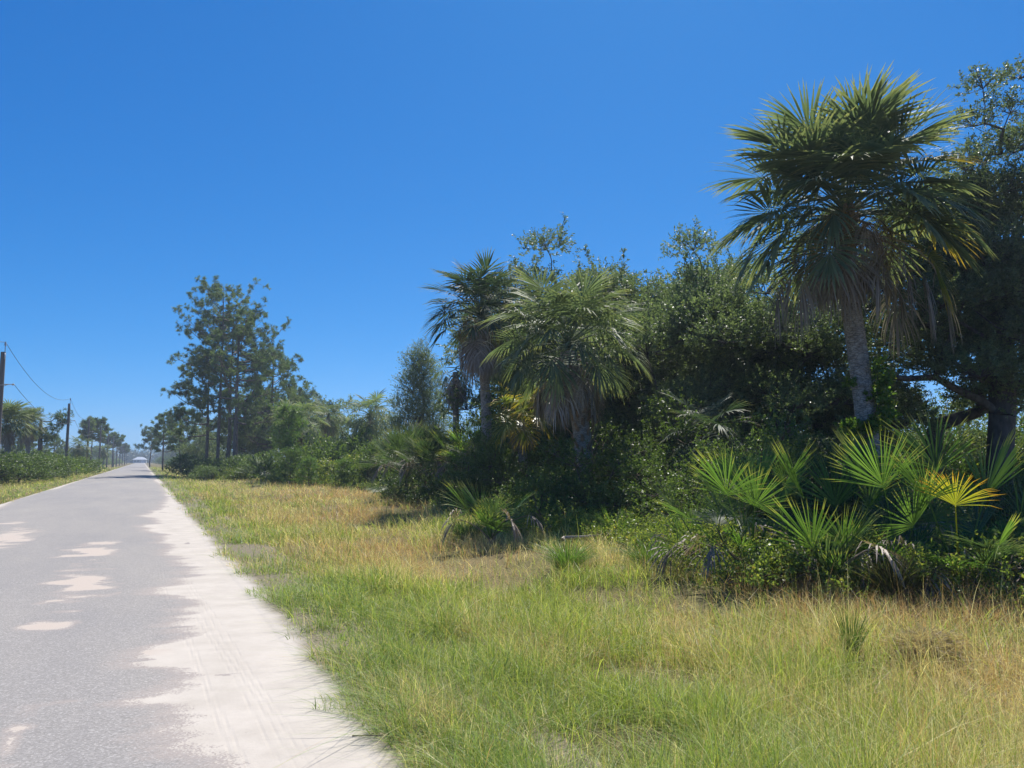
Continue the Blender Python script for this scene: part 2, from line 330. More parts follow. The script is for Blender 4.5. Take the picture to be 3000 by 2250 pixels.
Xb = np.where(RY > bys[-1], 1.08+.1*np.sin(RY*.7), Xb)
Xb = np.where(RY < bys[0], bxs[0], Xb)
ang = (fbm(RX*.7+3, RY*3.4, 6)-.5)
nearw = np.clip(RY/25, .35, 1)
sand = .5+(RX-Xb)*1.1+ang*.75
sand = np.clip(sand, 0, 1)
bare = fbm(RX*.9+40, RY*2.6+11, 4)                      # bare asphalt showing through
sand = np.where((bare > .73) & (RX < .9), np.minimum(sand, .5-(bare-.73)*5), sand)
pk = np.zeros_like(sand)
for (a, b, w, h) in patches:
    c = gp(a, b); e1 = gp(a+w, b); e2 = gp(a, b-h)
    ax = np.hypot(*(e1-c)[:2]); r_ = np.sqrt(((RX-c[0])/ax)**2+((RY-c[1])/(abs(e2[1]-c[1])+.05))**2)
    v = .40+(1-r_)*.5+(fbm(RX*2.0+a, RY*3.2+b, 6)-.5)*2.0
    pk = np.maximum(pk, np.clip(v*(r_ < 1.9), 0, 1)*1.0)
# left edge of the road, thin pale line of sand
le = np.clip(.5+(ROAD_L+.05-RX)*1.6+(fbm(RX*2, RY*.25+70, 4)-.5)*1.3, 0, 1)
pink = np.clip((pk-.4)*4, 0, 1)*np.clip(1.5-(sand-.3)*3, 0, 1)
sand = np.maximum(np.maximum(sand, pk), le)
x0, x1 = gp(575, 1827)[0], gp(820, 2225)[0]
tr = np.zeros_like(sand)
for k, ph in enumerate((0, .055, .11, .165, -.16, -.21)):
    xc_ = x0+(x1-x0)*np.clip((9-RY)/5, -.3, 1.3)*1.0+ph+.012*np.sin(RY*1.3+k)
    tr = np.maximum(tr, np.clip(1-abs(RX-xc_)/.014, 0, 1)*np.clip((11+k-RY)/3, 0, 1)*(.45+.55*(fbm(RY*3+k*9, RY*0+k, 2) > .4)))
soil = np.clip(.5+((RX-ROAD_R)-.16)/.2+(fbm(RX*1.5, RY*1.2+30, 5)-.5)*1.3+(fbm(RX*9, RY*9, 3)-.5)*.5, 0, 1)
for nm, arr in (('sand', sand), ('pink', pink), ('track', tr), ('soil', soil)):
    a = rm.attributes.new(nm, 'FLOAT', 'POINT'); a.data.foreach_set('value', arr.astype(np.float32).ravel())
single('road', rm, kind='structure')

# ------------------------------------------------------------------ grass
_bp = [(900, 50), (950, 47), (1050, 42), (1130, 33), (1300, 24), (1500, 17.5), (1800, 13.8), (2000, 12), (2300, 10.3), (2600, 9.7), (4000, 9.4)]
def hammock_D(px): return np.interp(px, [p[0] for p in _bp], [p[1] for p in _bp])
def to_view(x, y):
    D = x*math.sin(PSI)+y*math.cos(PSI); xr = x*math.cos(PSI)-y*math.sin(PSI); return 1500+F_PX*xr/np.maximum(D, .1), D
tanb = [  # px, py, radius (m), tan amount (negative = green), red
    (1700, 1745, 2.0, -.7, 0), (1850, 1720, 1.6, -.6, 0), (1340, 1540, 1.6, -.6, 0), (1500, 1680, 1.2, -.3, 0), (1100, 1700, 1.0, -.3, 0), (1650, 2120, 1.0, -.4, 0), (2450, 1950, .9, -.4, 0),
    (1200, 1640, 1.6, .5, .3), (1400, 1800, 1.0, .45, .1), (1780, 1900, .8, .4, .1), (2250, 1730, 1.6, .8, .35), (2550, 1740, 1.5, .6, .5), (2800, 1760, 1.6, .5, .6), (2900, 1980, 1.0, .9, .3),
    (1050, 1500, 3, .9, .8), (960, 1450, 5, .8, .8), (1150, 1590, 1.5, .6, .8), (2050, 1800, .8, .5, .2), (900, 1420, 6, .4, .4)]
tanb = [(*gp(a, b)[:2], r, t, rd) for a, b, r, t, rd in tanb]
def grass():
    rng = np.random.default_rng(11); N = 1050000
    r = np.exp(rng.uniform(math.log(2.6), math.log(230), N)); 
    th = PSI+rng.uniform(-.80, .78, N)
    x = r*np.sin(th); y = r*np.cos(th)
    d = np.where(x > 0, x-ROAD_R, ROAD_L-x)
    edge = (fbm(x*2.2, y*1.9, 4)-.5)*.5+(fbm(x*0+3, y*.35, 2)-.5)*.25+.12-.1*np.clip((y-12)/20, 0, 1)
    lim = 9.5+2.5*(x > 0)*np.clip((14-y)/10, -1, 1)+3.0*(fbm(x*.3+4, y*.12, 3)-.5)
    clump = .55*fbm(x*2.6, y*2.6, 3)+.45*fbm(x*9, y*9, 2); dens = np.clip(.45+1.5*(clump-.35), .12, 1); dens = np.where(d < .6, np.maximum(dens, .8), dens)*np.clip(.35+d*2.2+.6*(fbm(x*6, y*6, 2)-.4), .15, 1)
    bald = fbm(x*.8+90, y*.8, 4); dens = dens*np.clip((.66-bald)*8, .12, 1)
    vp, vD = to_view(x, y); lim = np.where((x > 0) & (vp > 900), np.where(vD < hammock_D(vp)+.9+.8*(fbm(x*1.1, y*1.1, 3)-.5), 99., -9.), lim)
    keep = (d > edge) & (d < lim+1.5) & (rng.random(N) < dens) & (y > .5)
    x, y, r, d, clump = x[keep], y[keep], r[keep], d[keep], clump[keep]; n = len(x)
    tan = (fbm(x*.35+2, y*.22+8, 4)-.47)*1.9+(fbm(x*1.7+2, y*1.7+8, 4)-.5)*2.2+.08; red = np.full(n, .12)+.5*(fbm(x*.5+50, y*.3, 3)-.5)
    tan = tan-.75*np.exp(-((d-.7)/1.3)**2)+.35*np.clip((d-6)/2, 0, 1)
    for bx, by, br, t, rd in tanb:
        g = np.exp(-(((x-bx)**2+((y-by)*.8)**2)/br**2)); tan += t*g; red += rd*g
    tan = np.where(x < 0, tan*.5+.12, tan)
    istan = rng.random(n) < np.clip(.5+tan*.62, .12, .93)
    isred = istan & (rng.random(n) < np.clip(red, 0, .8))
    u = rng.random(n)[:, None]
    green = np.where(u < .5, (.20, .285, .05), (.40, .45, .10))*(.55+.8*rng.random((n, 1)))
    blue = np.array((.20, .29, .09))*(.8+.5*rng.random((n, 1)))
    green = np.where((rng.random(n) < np.clip(.65-d*.25, .08, .6))[:, None], blue, green)
    tanc = np.where(u < .6, (.60, .51, .25), (.82, .73, .42))*(.55+.65*rng.random((n, 1)))
    redc = np.array((.52, .34, .18))*(.65+.5*rng.random((n, 1)))
    col = np.where(isred[:, None], redc, np.where(istan[:, None], tanc, green))
    hb = .14+.16*np.clip(d/1.8, 0, 1)+.48*(fbm(x*1.1+30, y*1.1, 4)-.48)
    hb = np.where(x < 0, hb*.9, hb)
    h = np.clip(hb, .07, .8)*(.45+.8*rng.random(n)); h *= np.where(clump > .62, 1.25, 1)
    seed = rng.random(n) < .035; h = np.where(seed & (d > .8), h*1.75, h)
    wd = .0034*np.clip(r/6, .9, 30)**.92*(.7+.7*rng.random(n)); wd = np.where(seed, wd*.55, wd); wd = np.where(istan, wd*.8, wd*1.15)*np.where(rng.random(n) < .08, 1.9, 1)
    az = rng.uniform(0, 2*PI, n); az = np.where(rng.random(n) < .2, rng.normal(3.4, .6, n), az)
    over = (d < .35) & (rng.random(n) < .55); az = np.where(over & (x > 0), rng.normal(PI, .8, n), np.where(over, rng.normal(0, .8, n), az)); bend = np.where(over, 1.3, .85)*rng.gamma(1.6, .60, n)*np.where(seed, .5, 1)
    dr = np.stack([np.cos(az), np.sin(az), 0*az], -1)
    base = np.stack([x, y, ground_z(x, y)-.012], -1)
    flat = (rng.random(n) < .18) & ~seed; bend = np.where(flat, 1.6+rng.random(n), bend); h = np.where(flat, h*.8, h)
    fa = rng.uniform(0, 2*PI, n); sd_ = np.stack([np.cos(fa), np.sin(fa), 0*fa], -1)
    def P(t):
        return base+dr*(h*bend*t**1.9)[:, None]+np.array((0, 0, 1.))*(h*(t-.28*np.minimum(bend, 1.4)*t*t))[:, None]
    mb = MB(); rn = rng.random(n)
    near = r < 15
    def emit(sel, ts):
        b = [P(t)[sel] for t in ts]; w = [wd[sel][:, None]*k*sd_[sel] for k in ([1, .85, .55] if len(ts) == 4 else [1, .7] if len(ts) == 3 else [1])]
        m_ = int(sel.sum()); rows = []
        for i in range(len(ts)-1): rows += [b[i]-w[i]/2, b[i]+w[i]/2]
        rows.append(b[-1]); k = len(rows); V = np.stack(rows, 1).reshape(-1, 3)
        o = np.arange(m_)[:, None]*k
        Q = [np.concatenate([o+2*i, o+2*i+1, o+2*i+3, o+2*i+2], 1) for i in range(len(ts)-2)]
        c = col[sel]
        start = mb.n; first = True
        mb.add(V, np.concatenate([o+k-3, o+k-2, o+k-1], 1), rn[sel], 1, c)
        for q in Q:
            mb.F.append(q+start); mb.R.append(rn[sel]); mb.T.append(np.zeros(m_)); mb.C.append(c*.92)
    emit(r < 9, [0, .35, .7, 1]); emit((r >= 9) & (r < 40), [0, .5, 1]); emit(r >= 40, [0, 1])
    # leafy weeds low in the grass
    print('grass blades', n)
    m = newmat('grass_blade'); L = m.node_tree.links.new
    at = node(m, 'ShaderNodeAttribute', attribute_name='tone')
    p = node(m, 'ShaderNodeBsdfPrincipled'); p.inputs['Roughness'].default_value = .5; p.inputs['Specular IOR Level'].default_value = .35; L(at.outputs['Color'], p.inputs['Base Color'])
    tr_ = node(m, 'ShaderNodeBsdfTranslucent'); tv = node(m, 'ShaderNodeVectorMath', operation='MULTIPLY'); L(at.outputs['Color'], tv.inputs[0]); tv.inputs[1].default_value = (1.6, 1.6, 1.0); L(tv.outputs[0], tr_.inputs[0])
    ms = node(m, 'ShaderNodeMixShader'); ms.inputs[0].default_value = .42; L(p.outputs[0], ms.inputs[1]); L(tr_.outputs[0], ms.inputs[2])
    o = node(m, 'ShaderNodeOutputMaterial'); L(ms.outputs[0], o.inputs[0])
    single('grass', mb.build('grass', m), 'long green and straw coloured grass on the roadside verges', 'grass', 'stuff')
grass()

# ------------------------------------------------------------------ foliage makers
def leafquads(mb, pos, d, L, Wd, rng, rnd=None):
    n = len(pos)
    if n == 0: return
    L = np.broadcast_to(L, (n,))[:, None]; Wd = np.broadcast_to(Wd, (n,))[:, None]
    s = nrm(np.cross(d, rv(rng, n)))
    V = np.stack([pos, pos+d*L*.5+s*Wd/2, pos+d*L, pos+d*L*.5-s*Wd/2], 1).reshape(-1, 3)
    F = np.arange(n)[:, None]*4+np.arange(4)[None]
    mb.add(V, F, rng.random(n) if rnd is None else rnd)
def sprays(mb, b, d, tl, per, L, Wd, rng, spread=.9, tone=None):
    n = len(b)
    u = rng.random((n, per)); pos = b[:, None]+d[:, None]*(tl[:, None]*u)[..., None]
    pos = pos.reshape(-1, 3)+rng.normal(size=(n*per, 3))*.012
    ld = nrm(np.repeat(d, per, 0)*.7+rv(rng, n*per)*spread)
    base = np.repeat(rng.random(n), per)
    rnd = np.clip(.55*base+.45*rng.random(n*per), 0, 1)
    leafquads(mb, pos, ld, L*(.65+.6*rng.random(n*per)), Wd*(.7+.5*rng.random(n*per)), rng, rnd)
def grow(nodes0, targets, rng):
    """greedy branching skeleton: nodes0 = trunk polyline, targets = lump centres"""
    N = [np.array(p, float) for p in nodes0]; par = [-1]+list(range(len(nodes0)-1))
    tg = sorted(targets, key=lambda t: np.linalg.norm(np.array(t)-N[-1]))
    for t in tg:
        t = np.array(t, float); A = np.array(N); dd = np.linalg.norm(A-t, axis=1)+np.maximum(0, A[:, 2]-t[2]+.1)*1.2
        dd[:max(1, len(nodes0)//2)] += 3
        i = int(np.argmin(dd)); mid = (N[i]+t)/2+rng.normal(size=3)*.09*np.linalg.norm(t-N[i])
        N.append(mid); par.append(i); N.append(t); par.append(len(N)-2)
    cnt = np.zeros(len(N)); child = set(par)
    for i in range(len(N)):
        if i not in child:
            j = i
            while j >= 0: cnt[j] += 1; j = par[j]
    return N, par, cnt
def limbs(mb, N, par, cnt, rtip, rbase, sides=6):
    tot = cnt.max(); e = math.log(rbase/rtip)/math.log(max(tot, 2))
    r = rtip*cnt**e
    done = set()
    for i in range(len(N)):
        if par[i] >= 0:
            p, q = N[par[i]], N[i]; t = np.linspace(0, 1, 4)[:, None]
            off = np.sin(t*PI)*np.random.RandomState(i).normal(size=3)*.05*np.linalg.norm(q-p)
            tube(mb, p+(q-p)*t+off, np.linspace(min(r[par[i]], r[i]*1.35), r[i], 4), sides, cap=False)
def tree_mesh(seed, lumps, trunk, rb, leafL, leafW, per, dens, mleaf, mbark, twig=.32, sub=5, up=.25, sprigs=0, hollow=.55, sides=7, spread=.9, twigtubes=True):
    rng = np.random.default_rng(seed)
    crown, wood = MB(), MB()
    N, par, cnt = grow(trunk, [l[0] for l in lumps], rng)
    limbs(wood, N, par, cnt, .014, rb, sides)
    for c, r in lumps:
        c = np.array(c, float); r = np.array(r, float)*np.ones(3)
        n = max(4, int(dens*(r[0]*r[1]+r[0]*r[2]+r[1]*r[2])/3*4))
        dv = rv(rng, n); dv[:, 2] = np.where(dv[:, 2] < -.3, -dv[:, 2]*.6, dv[:, 2])
        rad = hollow+(1-hollow)*rng.random(n)**.7
        lump = .78+.44*rng.random(n)
        b = c+dv*r*(rad*lump)[:, None]
        d = nrm(dv*.8+rv(rng, n)*.7+np.array((0, 0, up)))
        tl = twig*(.6+.8*rng.random(n))
        sprays(crown, b, d, tl, per, leafL, leafW, rng, spread)
        if twigtubes:
            for k in range(min(n, int(sub*r.mean()*4))):
                e = b[k]+d[k]*tl[k]*.7; m_ = (c+e)/2+rng.normal(size=3)*.06
                tube(wood, [c, m_, e], [.013, .009, .004], 3, cap=False)
        for k in range(int(sprigs*r[0]*r[1])):
            a = rng.uniform(0, 2*PI); q = rng.random()**.5
            b0 = c+np.array((math.cos(a)*r[0]*q*.8, math.sin(a)*r[1]*q*.8, r[2]*.75)); l = rng.uniform(.35, .95)
            dd = nrm(np.array((rng.normal()*.25, rng.normal()*.25, 1.)))
            m_ = int(7*l/.3)
            bb = b0+dd*np.linspace(0, l, m_)[:, None]; d2 = nrm(rv(rng, m_)+dd*.6)
            sprays(crown, bb, d2, np.full(m_, .16), max(4, per//2), leafL, leafW, rng, spread)
            tube(wood, [b0, b0+dd*l*.5, b0+dd*l], [.009, .006, .003], 3, cap=False)
    return crown.build('crown', mleaf), wood.build('trunk', mbark, True)
def tree(name, label, cat, loc, meshes, rz=0, sc=1., group=None):
    t = thing(name, label, cat, loc, rz, sc, group)
    part('crown', meshes[0], t); part('trunk' if name not in ('shrub', 'weed') else 'stems', meshes[1], t)
    return t
def oak_lumps(seed, H, Rd, n, low=.30, r=(.55, 1.0)):
    rng = np.random.default_rng(seed); out = []
    for i in range(n):
        a = i*2.39996+rng.uniform(-.4, .4); q = ((i+.5)/n)**.5
        z = H*(low+(1-low)*(rng.uniform(.05, 1)**.8)*(1-.55*q*q))
        rr = rng.uniform(*r)
        out.append(((Rd*q*math.cos(a), Rd*q*math.sin(a), min(z, H-rr*.6)), (rr*1.15, rr*1.15, rr*.8)))
    return out
def shrub_lumps(seed, H, Rd, n, r=(.3, .5)):
    rng = np.random.default_rng(seed); out = []
    for i in range(n):
        a = i*2.39996; q = ((i+.5)/n)**.5; rr = rng.uniform(*r)
        out.append(((Rd*q*math.cos(a), Rd*q*math.sin(a), max(rr*.5, (H-rr)*(1-.6*q*q)*(rng.uniform(.55, 1) if i % 2 else rng.uniform(.1, .5)))), (rr, rr, rr*.85)))
    return out
OAK = []
for sd_, H, Rd, n in ((1, 8.0, 2.7, 30), (2, 7.0, 2.9, 28), (3, 8.5, 2.3, 26)):
    OAK.append(tree_mesh(sd_, oak_lumps(sd_, H, Rd, n, .14), [(0, 0, -.1), (.08, 0, .7), (.1, .1, 1.5), (0, .15, 2.2)], .20, .078, .036, 20, 72, M['oak'], M['oak_bark'], sprigs=2.2))
BUSH = [tree_mesh(20+k, shrub_lumps(20+k, 2.6, 1.25, 16, (.45, .65)), [(0, 0, -.05), (0, .05, .3)], .06, .058, .032, 15, 80, M['shrub_dark'], M['stem'], twig=.25, sprigs=1.5) for k in range(2)]
LOW = [tree_mesh(30+k, shrub_lumps(30+k, 1.0, .75, 9, (.22, .36)), [(0, 0, -.05), (0, .03, .15)], .03, .05, .032, 12, 120, M['shrub_yellow'], M['stem'], twig=.2, sprigs=3) for k in range(2)]
MID = [tree_mesh(40+k, shrub_lumps(40+k, 2.4, 1.7, 22, (.42, .72)), [(0, 0, -.05), (0, .05, .3)], .06, .11, .06, 12, 36, M[mm], M['stem'], twig=.35, sprigs=1.2, twigtubes=False) for k, mm in enumerate(('shrub', 'shrub_yellow', 'shrub_dark'))]
BROAD = [tree_mesh(50+k, oak_lumps(50+k, 7, 2.6, 22, .15, (.8, 1.25)), [(0, 0, -.1), (.1, 0, .8), (0, .1, 1.8)], .18, .16, .085, 11, 15, M['oak'], M['oak_bark'], twig=.5, sprigs=.6, twigtubes=False) for k in range(2)]
FEATH = tree_mesh(60, [((math.cos(k*2.4)*1.35*(1-z/9), math.sin(k*2.4)*1.35*(1-z/9), z), (.98*(1.2-z/9),)*2+(.9,)) for k, z in enumerate(np.linspace(1.8, 7.6, 20))], [(0, 0, -.1), (0, .1, 2), (.1, 0, 4), (0, 0, 6)], .12, .085, .030, 16, 95, M['feather'], M['oak_bark'], twig=.55, up=.8, sprigs=1.5, spread=.6)

# ------------------------------------------------------------------ pines
def tuft(mb, pos, d, L, n, w, rng, rnd):
    m_ = len(pos); b = np.repeat(pos, n, 0); dd = nrm(np.repeat(d, n, 0)*.55+rv(rng, m_*n)*.8)
    l = L*(.7+.5*rng.random(m_*n))[:, None]; s = nrm(np.cross(dd, rv(rng, m_*n)))*w/2
    mid = b+dd*l*.5+np.array((0, 0, -.02))
    V = np.stack([b-s*.6, b+s*.6, mid+s, b+dd*l+np.array((0, 0, -.05))*l, mid-s], 1).reshape(-1, 3)
    F = np.arange(m_*n)[:, None]*5+np.arange(5)[None]
    mb.add(V, F, np.clip(np.repeat(rnd, n)*.6+.4*rng.random(m_*n), 0, 1))
def pine_mesh(seed, H, hb, Rc, nl, rb, bias=(0, 0), topround=.75, tufts=9, needle=.30, nn=17, w=.032, mleaf='pine', lean=.25):
    rng = np.random.default_rng(seed); cr, wd = MB(), MB()
    zs = np.linspace(0, H, 9); lx = np.cumsum(rng.normal(0, lean/4, 9)); ly = np.cumsum(rng.normal(0, lean/4, 9))
    lx[0] = ly[0] = 0; tp = np.stack([lx, ly, zs-.1], -1)
    tube(wd, tp, rb*(1-.85*(zs/H)**1.1), 8)
    for i in range(nl):
        f = (i+.5)/nl; z = hb+(H-hb)*f**.9
        prof = math.sin(PI*min(1, (.18+f*.82)))**topround if f > .35 else .8+.4*rng.random()
        l = Rc*max(.18, prof)*rng.uniform(.6, 1.15); a = i*2.39996+rng.uniform(-.5, .5)
        hx = np.array((math.cos(a), math.sin(a), 0.)); l *= 1+.35*float(hx[0]*bias[0]+hx[1]*bias[1])
        base = np.array([np.interp(z, zs, tp[:, k]) for k in range(3)])
        up = rng.uniform(.05, .45)+.5*f
        ts = np.linspace(0, 1, 6)[:, None]
        crv = base+hx*l*ts+np.array((0, 0, 1.))*(l*(up*ts**1.6-.08*np.sin(ts*PI)))+np.cumsum(rng.normal(size=(6, 3))*.035*l, 0)*ts
        r0 = rb*.34*(1-.6*f)*l/Rc+.02
        tube(wd, crv, np.linspace(r0, .012, 6), 5, cap=False)
        pos = []; dr = []
        nb = max(3, int(tufts*l/Rc))
        for k in range(nb):
            u = rng.uniform(.38, 1); s_ = np.array([np.interp(u, ts[:, 0], crv[:, q]) for q in range(3)])
            sd = nrm(hx*rng.uniform(.1, 1)+rv(rng, 1)[0]*.9+np.array((0, 0, .45))); sl = l*.26*rng.uniform(.5, 1.2)
            e = s_+sd*sl; tube(wd, [s_, (s_+e)/2+rng.normal(size=3)*.05, e], [.016, .012, .008], 3, cap=False)
            m_ = 9; q = rng.uniform(.72, 1.05, m_)[:, None]
            pos.append(s_+(e-s_)*q+rng.normal(size=(m_, 3))*.15); dr.append(nrm(sd+rv(rng, m_)*.6+np.array((0, 0, .4))))
            pos[-1][0] = e
        pos.append(crv[-1:]); dr.append(nrm(crv[-1:]-crv[-2:-1]))
        pos = np.concatenate(pos); dr = np.concatenate(dr)
        tuft(cr, pos, dr, needle, nn, w, rng, np.full(len(pos), rng.random()))
    return cr.build('crown', M[mleaf]), wd.build('trunk', M['pine_bark'], True)
def P_(label, px, D, meshes, rz=0, sc=1., group=None, name='slash_pine', cat='pine tree'):
    return tree(name, label, cat, gd(px, D), meshes, rz, sc, group)
G5 = 'tall pines standing together past the clearing'
pineA = pine_mesh(71, 21.5, 11.5, 4.8, 36, .22, topround=.6, tufts=12)
pineB = pine_mesh(72, 19, 9.5, 4.4, 30, .26, bias=(.5, 0), tufts=12)
pineC = pine_mesh(73, 15.5, 5.5, 5.6, 30, .32, bias=(.6, -.2), tufts=14)
pineD = pine_mesh(74, 12.5, 3.5, 3.3, 28, .20, bias=(-.5, 0), tufts=11)
pineE = pine_mesh(75, 11.5, 2.5, 4.0, 34, .2, tufts=11)
P_('tallest pine of the roadside group, thin straight bare trunk and round open crown', 637, 85, pineA, .3, .98, G5)
P_('tall pine just right of the tallest one, its crown merging with that neighbour', 668, 88, pineB, 1.2, 1.0, G5)
P_('thick trunked spreading pine with long limbs reaching right over the palms', 690, 84, pineC, PI*1.85, 1.02, G5)
P_('pine with bare low limbs reaching left toward the road', 606, 90, pineD, .4, 1.15, G5)
P_('shorter pine at the right shoulder of the tall pine group', 790, 92, pineE, 2., 1.25, G5)
P_('broad pine behind the spreading pine, crown peaking to the right', 775, 100, pineE, 2.9, .92, G5)
P_('small round topped pine right of the tall pine group', 868, 105, pineE, 4., .98, G5)
P_('small pine peeping over palms with its crown lowest of its group', 945, 112, pineE, 5., .86, G5)
sap = pine_mesh(80, 2.3, .2, .8, 14, .04, topround=.5, tufts=3, needle=.26, nn=7, w=.024, mleaf='pine_young', lean=.08)
sap2 = pine_mesh(81, 3.5, 1.3, .85, 16, .045, topround=.5, tufts=4, needle=.26, nn=7, w=.024, mleaf='pine_young', lean=.1)
for lb, px, D, s in (('bright green young pine in front of the fan palm past the clearing', 835, 54, 1.501), ('small bright pine sapling below the larger young pine', 850, 50, 1.0),
                     ('young pine sapling rising left of the dark palmetto thicket', 1090, 45, .95), ('spiky young pine among tan weeds at the clearing edge', 905, 47, .75), ('low pine sapling on the sunny bush slope', 1010, 46, .7)):
    P_(lb, px, D, sap if s < 1.5 else sap2, px, s, 'young pines by the clearing', 'young_pine', 'young pine')

# ------------------------------------------------------------------ palms
def frond_into(mb, rng, az, el, Lp, R, o=(0, 0, 0), sag=.5, rec=.9, nlf=40, thmax=2.3, droop=.7, vlift=.35, wid=1., petr=.016, Lc=.4, roll=.3, segs=5, pet=None, gap=.0):
    """one fan leaf: curved stalk, recurved midrib and ribbon leaflets that bend under their weight"""
    o = np.array(o, float); hx = np.array((math.cos(az), math.sin(az), 0.)); Z = np.array((0, 0, 1.))
    s = np.array((-math.sin(az), math.cos(az), 0.))
    pts = [o]; e = el; k = 6
    for i in range(k):
        e = el-sag*((i+1)/k)**1.3; pts.append(pts[-1]+(hx*math.cos(e)+Z*math.sin(e))*Lp/k)
    tube(pet or mb, pts, np.linspace(petr*1.6, petr*.7, k+1), 4, rnd=.7, cap=False)
    cp = [pts[-1]]; ce = [e]
    for i in range(4):
        e -= rec/4; cp.append(cp[-1]+(hx*math.cos(e)+Z*math.sin(e))*R*Lc/4); ce.append(e)
    cp = np.array(cp); ce = np.array(ce)
    n = nlf; th = np.linspace(-thmax, thmax, n)+rng.normal(0, .02, n); u = np.clip(1-abs(th)/thmax, 0, 1)**.8
    c0 = np.stack([np.interp(u, np.linspace(0, 1, 5), cp[:, q]) for q in range(3)], -1); el_ = np.interp(u, np.linspace(0, 1, 5), ce)
    T = hx*np.cos(el_)[:, None]+Z*np.sin(el_)[:, None]; NN = -hx*np.sin(el_)[:, None]+Z*np.cos(el_)[:, None]
    ro = rng.normal(0, roll); s2 = s*math.cos(ro)+Z*math.sin(ro)
    ldir = nrm(T*np.cos(th)[:, None]+s2*np.sin(th)[:, None]+NN*(vlift*(.3+.7*abs(np.sin(th))))[:, None]+rng.normal(size=(n, 3))*.04)
    L = R*(.62+.38*np.cos(th*.62))*(1+rng.normal(0, .06, n))*(1-.35*Lc*(1-abs(th)/thmax))
    dt = 2*thmax/n
    prof = np.interp(np.linspace(0, 1, segs+1), [0, .18, .42, .7, 1], [.08, .5, 1, .66, .02])
    W0 = L*.42*dt*.92*wid
    p = c0.copy(); P = [p]; dirs = []
    for i in range(segs):
        f = ((i+.6)/segs); dd = nrm(ldir+np.array((0, 0, -1.))*(droop*f**1.8*(.6+.8*rng.random(n)))[:, None]+rng.normal(size=(n, 3))*.03*f)
        dirs.append(dd); p = p+dd*(L/segs)[:, None]; P.append(p)
    dirs.append(dirs[-1])
    wv = nrm(np.cross(dirs[0], NN)+.25*NN*np.sign(th)[:, None]); 
    rows = []
    for i in range(segs+1):
        wq = nrm(np.cross(dirs[i], np.cross(wv, dirs[i])))*(W0*prof[i])[:, None]/2
        rows += [P[i]-wq, P[i]+wq]
    V = np.stack(rows, 1).reshape(-1, 3); kk = 2*(segs+1); ob = np.arange(n)[:, None]*kk
    rn = np.clip(.5+.3*rng.normal(size=n), 0, 1)
    keep = rng.random(n) > gap
    for i in range(segs):
        if i == 0:
            st = mb.n; mb.add(V, np.concatenate([ob, ob+1, ob+3, ob+2], 1)[keep], rn[keep], (i+.5)/segs)
        else:
            mb.F.append((np.concatenate([ob+2*i, ob+2*i+1, ob+2*i+3, ob+2*i+2], 1)+st)[keep]); mb.R.append(rn[keep]); mb.T.append(np.full(keep.sum(), (i+.5)/segs))
def frond_part(parent, rng, mat, name='frond', label=None, **kw):
    mb = MB(); frond_into(mb, rng, **kw); return part(name, mb.build(name, M[mat]), parent, label)
def palm_trunk(pts, r0, r1, rings=.045, sides=18, rng=None, rough=.02):
    pts = np.array(pts, float); seg = np.r_[0, np.cumsum(np.linalg.norm(np.diff(pts, axis=0), axis=1))]
    n = max(8, int(seg[-1]/rings)*2); t = np.linspace(0, seg[-1], n)
    P = np.stack([np.interp(t, seg, pts[:, k]) for k in range(3)], -1)
    f = t/seg[-1]; rad = (r0+(r1-r0)*f+.12*r0*np.exp(-f*14)) 
    rr = rad[:, None]*(1+rough*((np.arange(n) % 2)[:, None]-.5)*2*.5+rng.normal(0, rough*.6, (n, sides))+rough*rng.normal(0, .7, (n, 1)))
    mb = MB(); tube(mb, P, rr, sides); return mb.build('trunk', M['palm_bark'], False)
def boot(rng, az, z, r, L=.34, w=.11, out=.5, c=(0, 0)):
    """one broken leaf base: a tapering, split, outward-curving wedge"""
    mb = MB(); hx = np.array((math.cos(az), math.sin(az), 0.)); s = np.array((-math.sin(az), math.cos(az), 0.)); Z = np.array((0, 0, 1.))
    rows = []
    tw = rng.normal(0, .25)
    for i, f in enumerate((0, .3, .6, 1)):
        cen = np.array((c[0], c[1], z))+hx*(r+L*out*f**1.5)+Z*L*f*math.sqrt(max(.1, 1-out*out*.6))+s*L*f*tw; ww = w*(1.1-.55*f); th = .028*(1-.4*f)
        rows += [cen-s*ww/2-hx*.01, cen+hx*th, cen+s*ww/2-hx*.01, cen-hx*th*.9]
    V = np.array(rows); F = [[i*4+j, i*4+(j+1) % 4, i*4+4+(j+1) % 4, i*4+4+j] for i in range(3) for j in range(4)]
    mb.add(V, F, rng.random()); mb.add(V[-4:], [[0, 1, 2, 3]]); return mb.build('leaf_base', M['boot'])
def fruit_mesh(rng, az, L, el=.2, dens=1.):
    mb = MB(); hx = np.array((math.cos(az), math.sin(az), 0.)); pts = [np.zeros(3)]; e = el
    for i in range(9):
        e -= .26; pts.append(pts[-1]+(hx*math.cos(e)+np.array((0, 0, 1.))*math.sin(e))*L/9)
    pts = np.array(pts); tube(mb, pts, np.linspace(.018, .005, 10), 4, rnd=.3, cap=False)
    n = int(70*dens)
    for k in range(n):
        u = rng.uniform(2.5, 9); b = np.array([np.interp(u, np.arange(10), pts[:, q]) for q in range(3)])
        d = nrm(rv(rng, 1)[0]+np.array((0, 0, -.55))); l = rng.uniform(.16, .42)
        e2 = b+d*l+np.array((0, 0, -.06)); s_ = nrm(np.cross(d, rv(rng, 1)[0]))*.004
        mb.add([b-s_, b+s_, e2+s_, e2-s_], [[0, 1, 2, 3]], rng.random())
        m_ = 26; q = rng.random(m_)[:, None]; pos = b+(e2-b)*q+rng.normal(size=(m_, 3))*.035
        leafquads(mb, pos, rv(rng, m_), .022, .016, rng)
    return mb.build('fruit_cluster', M['fruit'])

